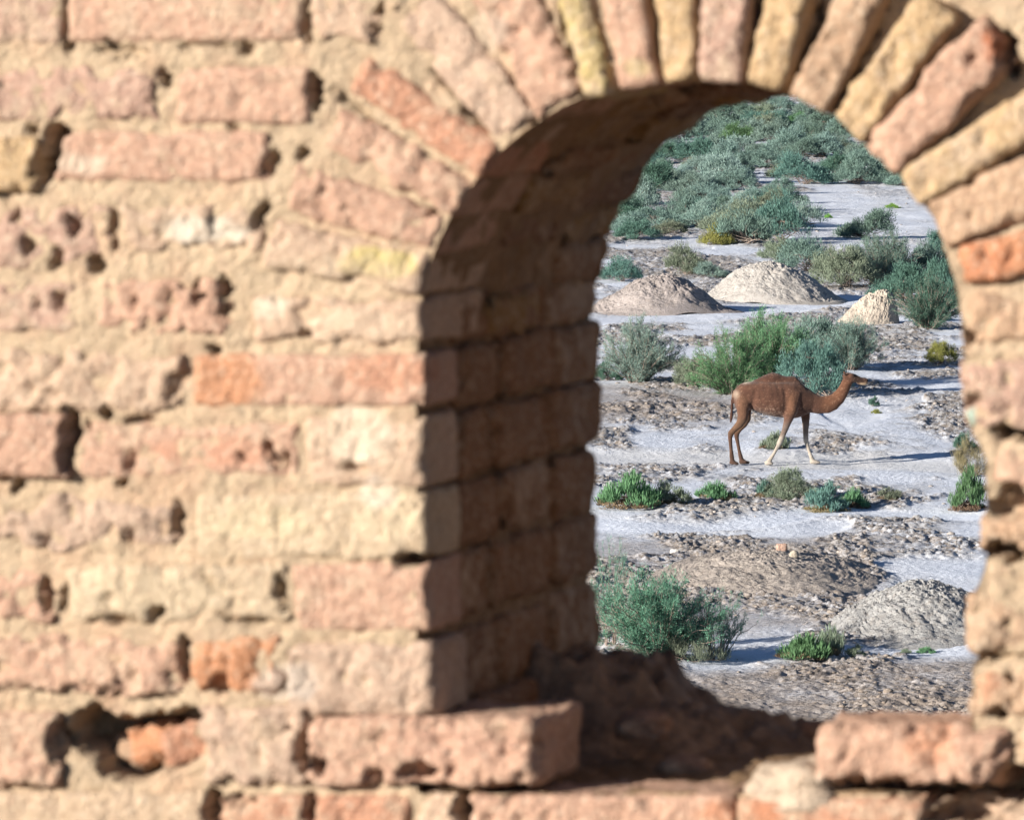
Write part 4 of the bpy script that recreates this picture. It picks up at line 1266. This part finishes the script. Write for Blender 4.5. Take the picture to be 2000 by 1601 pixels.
    # tail
    tube([(-.77, 0, 1.60, .045, .045), (-.825, 0, 1.48, .036, .036), (-.84, 0, 1.32, .028, .028), (-.845, 0, 1.16, .028, .026), (-.855, 0, 1.02, .034, .03), (-.87, 0, .90, .022, .02)], 10)
    me0 = bpy.data.meshes.new('camel_cage')
    me0.from_pydata([tuple(map(float, v)) for v in V], [], Q + NG)
    o0 = bpy.data.objects.new('camel_cage', me0); COL.objects.link(o0)
    rm = o0.modifiers.new('r', 'REMESH'); rm.mode = 'VOXEL'; rm.voxel_size = .016
    smo = o0.modifiers.new('s', 'SMOOTH'); smo.factor = .5; smo.iterations = 7
    dg = bpy.context.evaluated_depsgraph_get(); dg.update()
    ev = o0.evaluated_get(dg)
    me = bpy.data.meshes.new_from_object(ev)
    bpy.data.objects.remove(o0)
    me.name = 'camel'
    co = np.empty(len(me.vertices) * 3, np.float32); me.vertices.foreach_get('co', co); co = co.reshape(-1, 3).astype(float)
    nr = np.empty(len(me.vertices) * 3, np.float32); me.vertices.foreach_get('normal', nr); nr = nr.reshape(-1, 3)
    x, y, z = co.T
    # ribs, folds of skin and shoulder muscle as gentle relief
    nz0 = f3(x * 5, y * 5, z * 5, 2, 705)
    body = sst(-.5, -.3, x) * (1 - sst(.25, .4, x)) * sst(1.1, 1.2, z) * (1 - sst(1.7, 1.85, z))
    rib = np.sin((x + .25 * (z - 1.3)) * 48 + 2 * nz0) * .0022 * body
    folds = .012 * f3(x * 6, y * 6, z * 6, 3, 701)
    shoulder = .022 * np.exp(-((x - .46 + .15 * (z - 1.3)) / .12) ** 2) * sst(1.0, 1.2, z) * (1 - sst(1.7, 1.85, z)) * sst(.15, .22, np.abs(y))
    groove = -.02 * np.exp(-((x - .30) / .05) ** 2) * sst(1.1, 1.25, z) * (1 - sst(1.55, 1.7, z)) - .02 * np.exp(-((x + .42 - .25 * (z - 1.3)) / .05) ** 2) * sst(1.05, 1.2, z) * (1 - sst(1.6, 1.75, z))
    co = co + nr * (rib + folds * sst(.9, 1.1, z) + shoulder + groove)[:, None]
    me.vertices.foreach_set('co', co.astype(np.float32).ravel()); me.update()
    # coat: dark chestnut, darker crest and face, dusty flank, pale lower front legs, painted shade at the neck base
    nz = f3(x * 9, y * 9, z * 9, 4, 711); nf = f3(x * 38, y * 38, z * 38, 3, 717)
    C = np.tile(np.array([.082, .039, .026]), (len(x), 1))
    def mixc(col, k):
        nonlocal C
        k = np.clip(k, 0, 1)[:, None]; C = C * (1 - k) + np.array(col) * k
    mixc((.045, .020, .015), sst(1.74, 1.92, z) * (x < 1.1) * .85)
    mixc((.115, .052, .028), sst(.95, 1.15, x) * (1 - sst(1.75, 1.9, z)) * .75)
    mixc((.026, .016, .013), sst(1.70, 1.78, x) * sst(1.72, 1.80, z))
    mixc((.36, .27, .18), sst(1.88, 1.94, x) * (1 - sst(1.755, 1.785, z)) * .9)
    mixc((.07, .035, .022), np.exp(-((x - 1.575) / .04) ** 2 - ((z - 1.96) / .06) ** 2) * .8)
    mixc((.03, .018, .014), np.exp(-((x - 1.75) / .022) ** 2 - ((z - 1.925) / .02) ** 2))
    front = (x > -.25) & (z < 1.1)
    mixc((.13, .105, .09), front * (1 - sst(.78, 1.06, z)) * .9)
    mixc((.36, .325, .28), front * (1 - sst(.5, .72, z + .12 * nz)))
    hind = (x < -.25) & (z < 1.1)
    mixc((.12, .072, .045), hind * sst(.55, .75, z) * (1 - sst(.95, 1.08, z)) * .8)
    mixc((.075, .044, .032), hind * (1 - sst(.5, .7, z)) * .85)
    mixc((.055, .033, .025), hind * (1 - sst(.12, .22, z)) * .9)
    mixc((.34, .27, .21), np.exp(-((x + .76) / .07) ** 2 - ((z - 1.52) / .09) ** 2) * .85 * (y < .1))
    mixc((.50, .42, .34), np.exp(-((x + .56) / .09) ** 2 - ((z - 1.78) / .03) ** 2) * .7)
    dust = np.exp(-((x - .05) / .32) ** 2 - ((z - 1.16) / .13) ** 2) * sst(.0, .35, nf + .4 * nz)
    mixc((.22, .16, .125), dust * .7)
    mixc((.24, .15, .10), sst(.30, .5, nf) * (z > 1.1) * .45)
    mixc((.05, .025, .02), (x < -.79) * (z < 1.45) * (z > .85) * (np.abs(y) < .06) * .85)
    mixc((.035, .018, .013), np.exp(-((x - .72) / .11) ** 2) * sst(1.05, 1.2, z) * (1 - sst(1.55, 1.7, z)) * .7)  # neck base darkened in the coat to model the flatly lit body
    mixc((.15, .075, .042), np.exp(-((x - .44) / .10) ** 2) * sst(1.02, 1.15, z) * (1 - sst(1.45, 1.65, z)) * .6)
    mixc((.14, .075, .045), np.exp(-((x + .64) / .12) ** 2) * sst(.95, 1.1, z) * (1 - sst(1.4, 1.6, z)) * .6)
    C = C * (1 + .38 * nz + .25 * nf)[:, None]
    mixc((.05, .024, .017), sst(.05, .3, f3(x * 3.2, y * 3.2, z * 3.2, 3, 723)) * (z > 1.05) * .5)
    set_col(me, np.clip(C, .01, 1))
    me.polygons.foreach_set('use_smooth', np.ones(len(me.polygons), bool))
    m, nt, b = newmat('camel coat')
    at = N(nt, 'ShaderNodeAttribute', attribute_name='Col').outputs['Color']
    c_ = N(nt, 'ShaderNodeTexCoord').outputs['Object']
    nn = noise_node(nt, c_, 45, 4, .7)
    nt.links.new(mix(nt, ramp(nt, nn, .4, .7, 0, .35), at, (.10, .045, .028)), b.inputs['Base Color'])
    b.inputs['Sheen Weight'].default_value = .15
    bump(nt, b, nn, .02, .6)
    me.materials.clear()
    o = link('camel', me, m)
    g = ground_at(1505.5, 905)
    o.location = (g[0], g[1], ground_z(g[0], g[1]) + .012)
    tag(o, 'brown one humped camel walking along the pale path', 'camel')
    return o
build_camel()
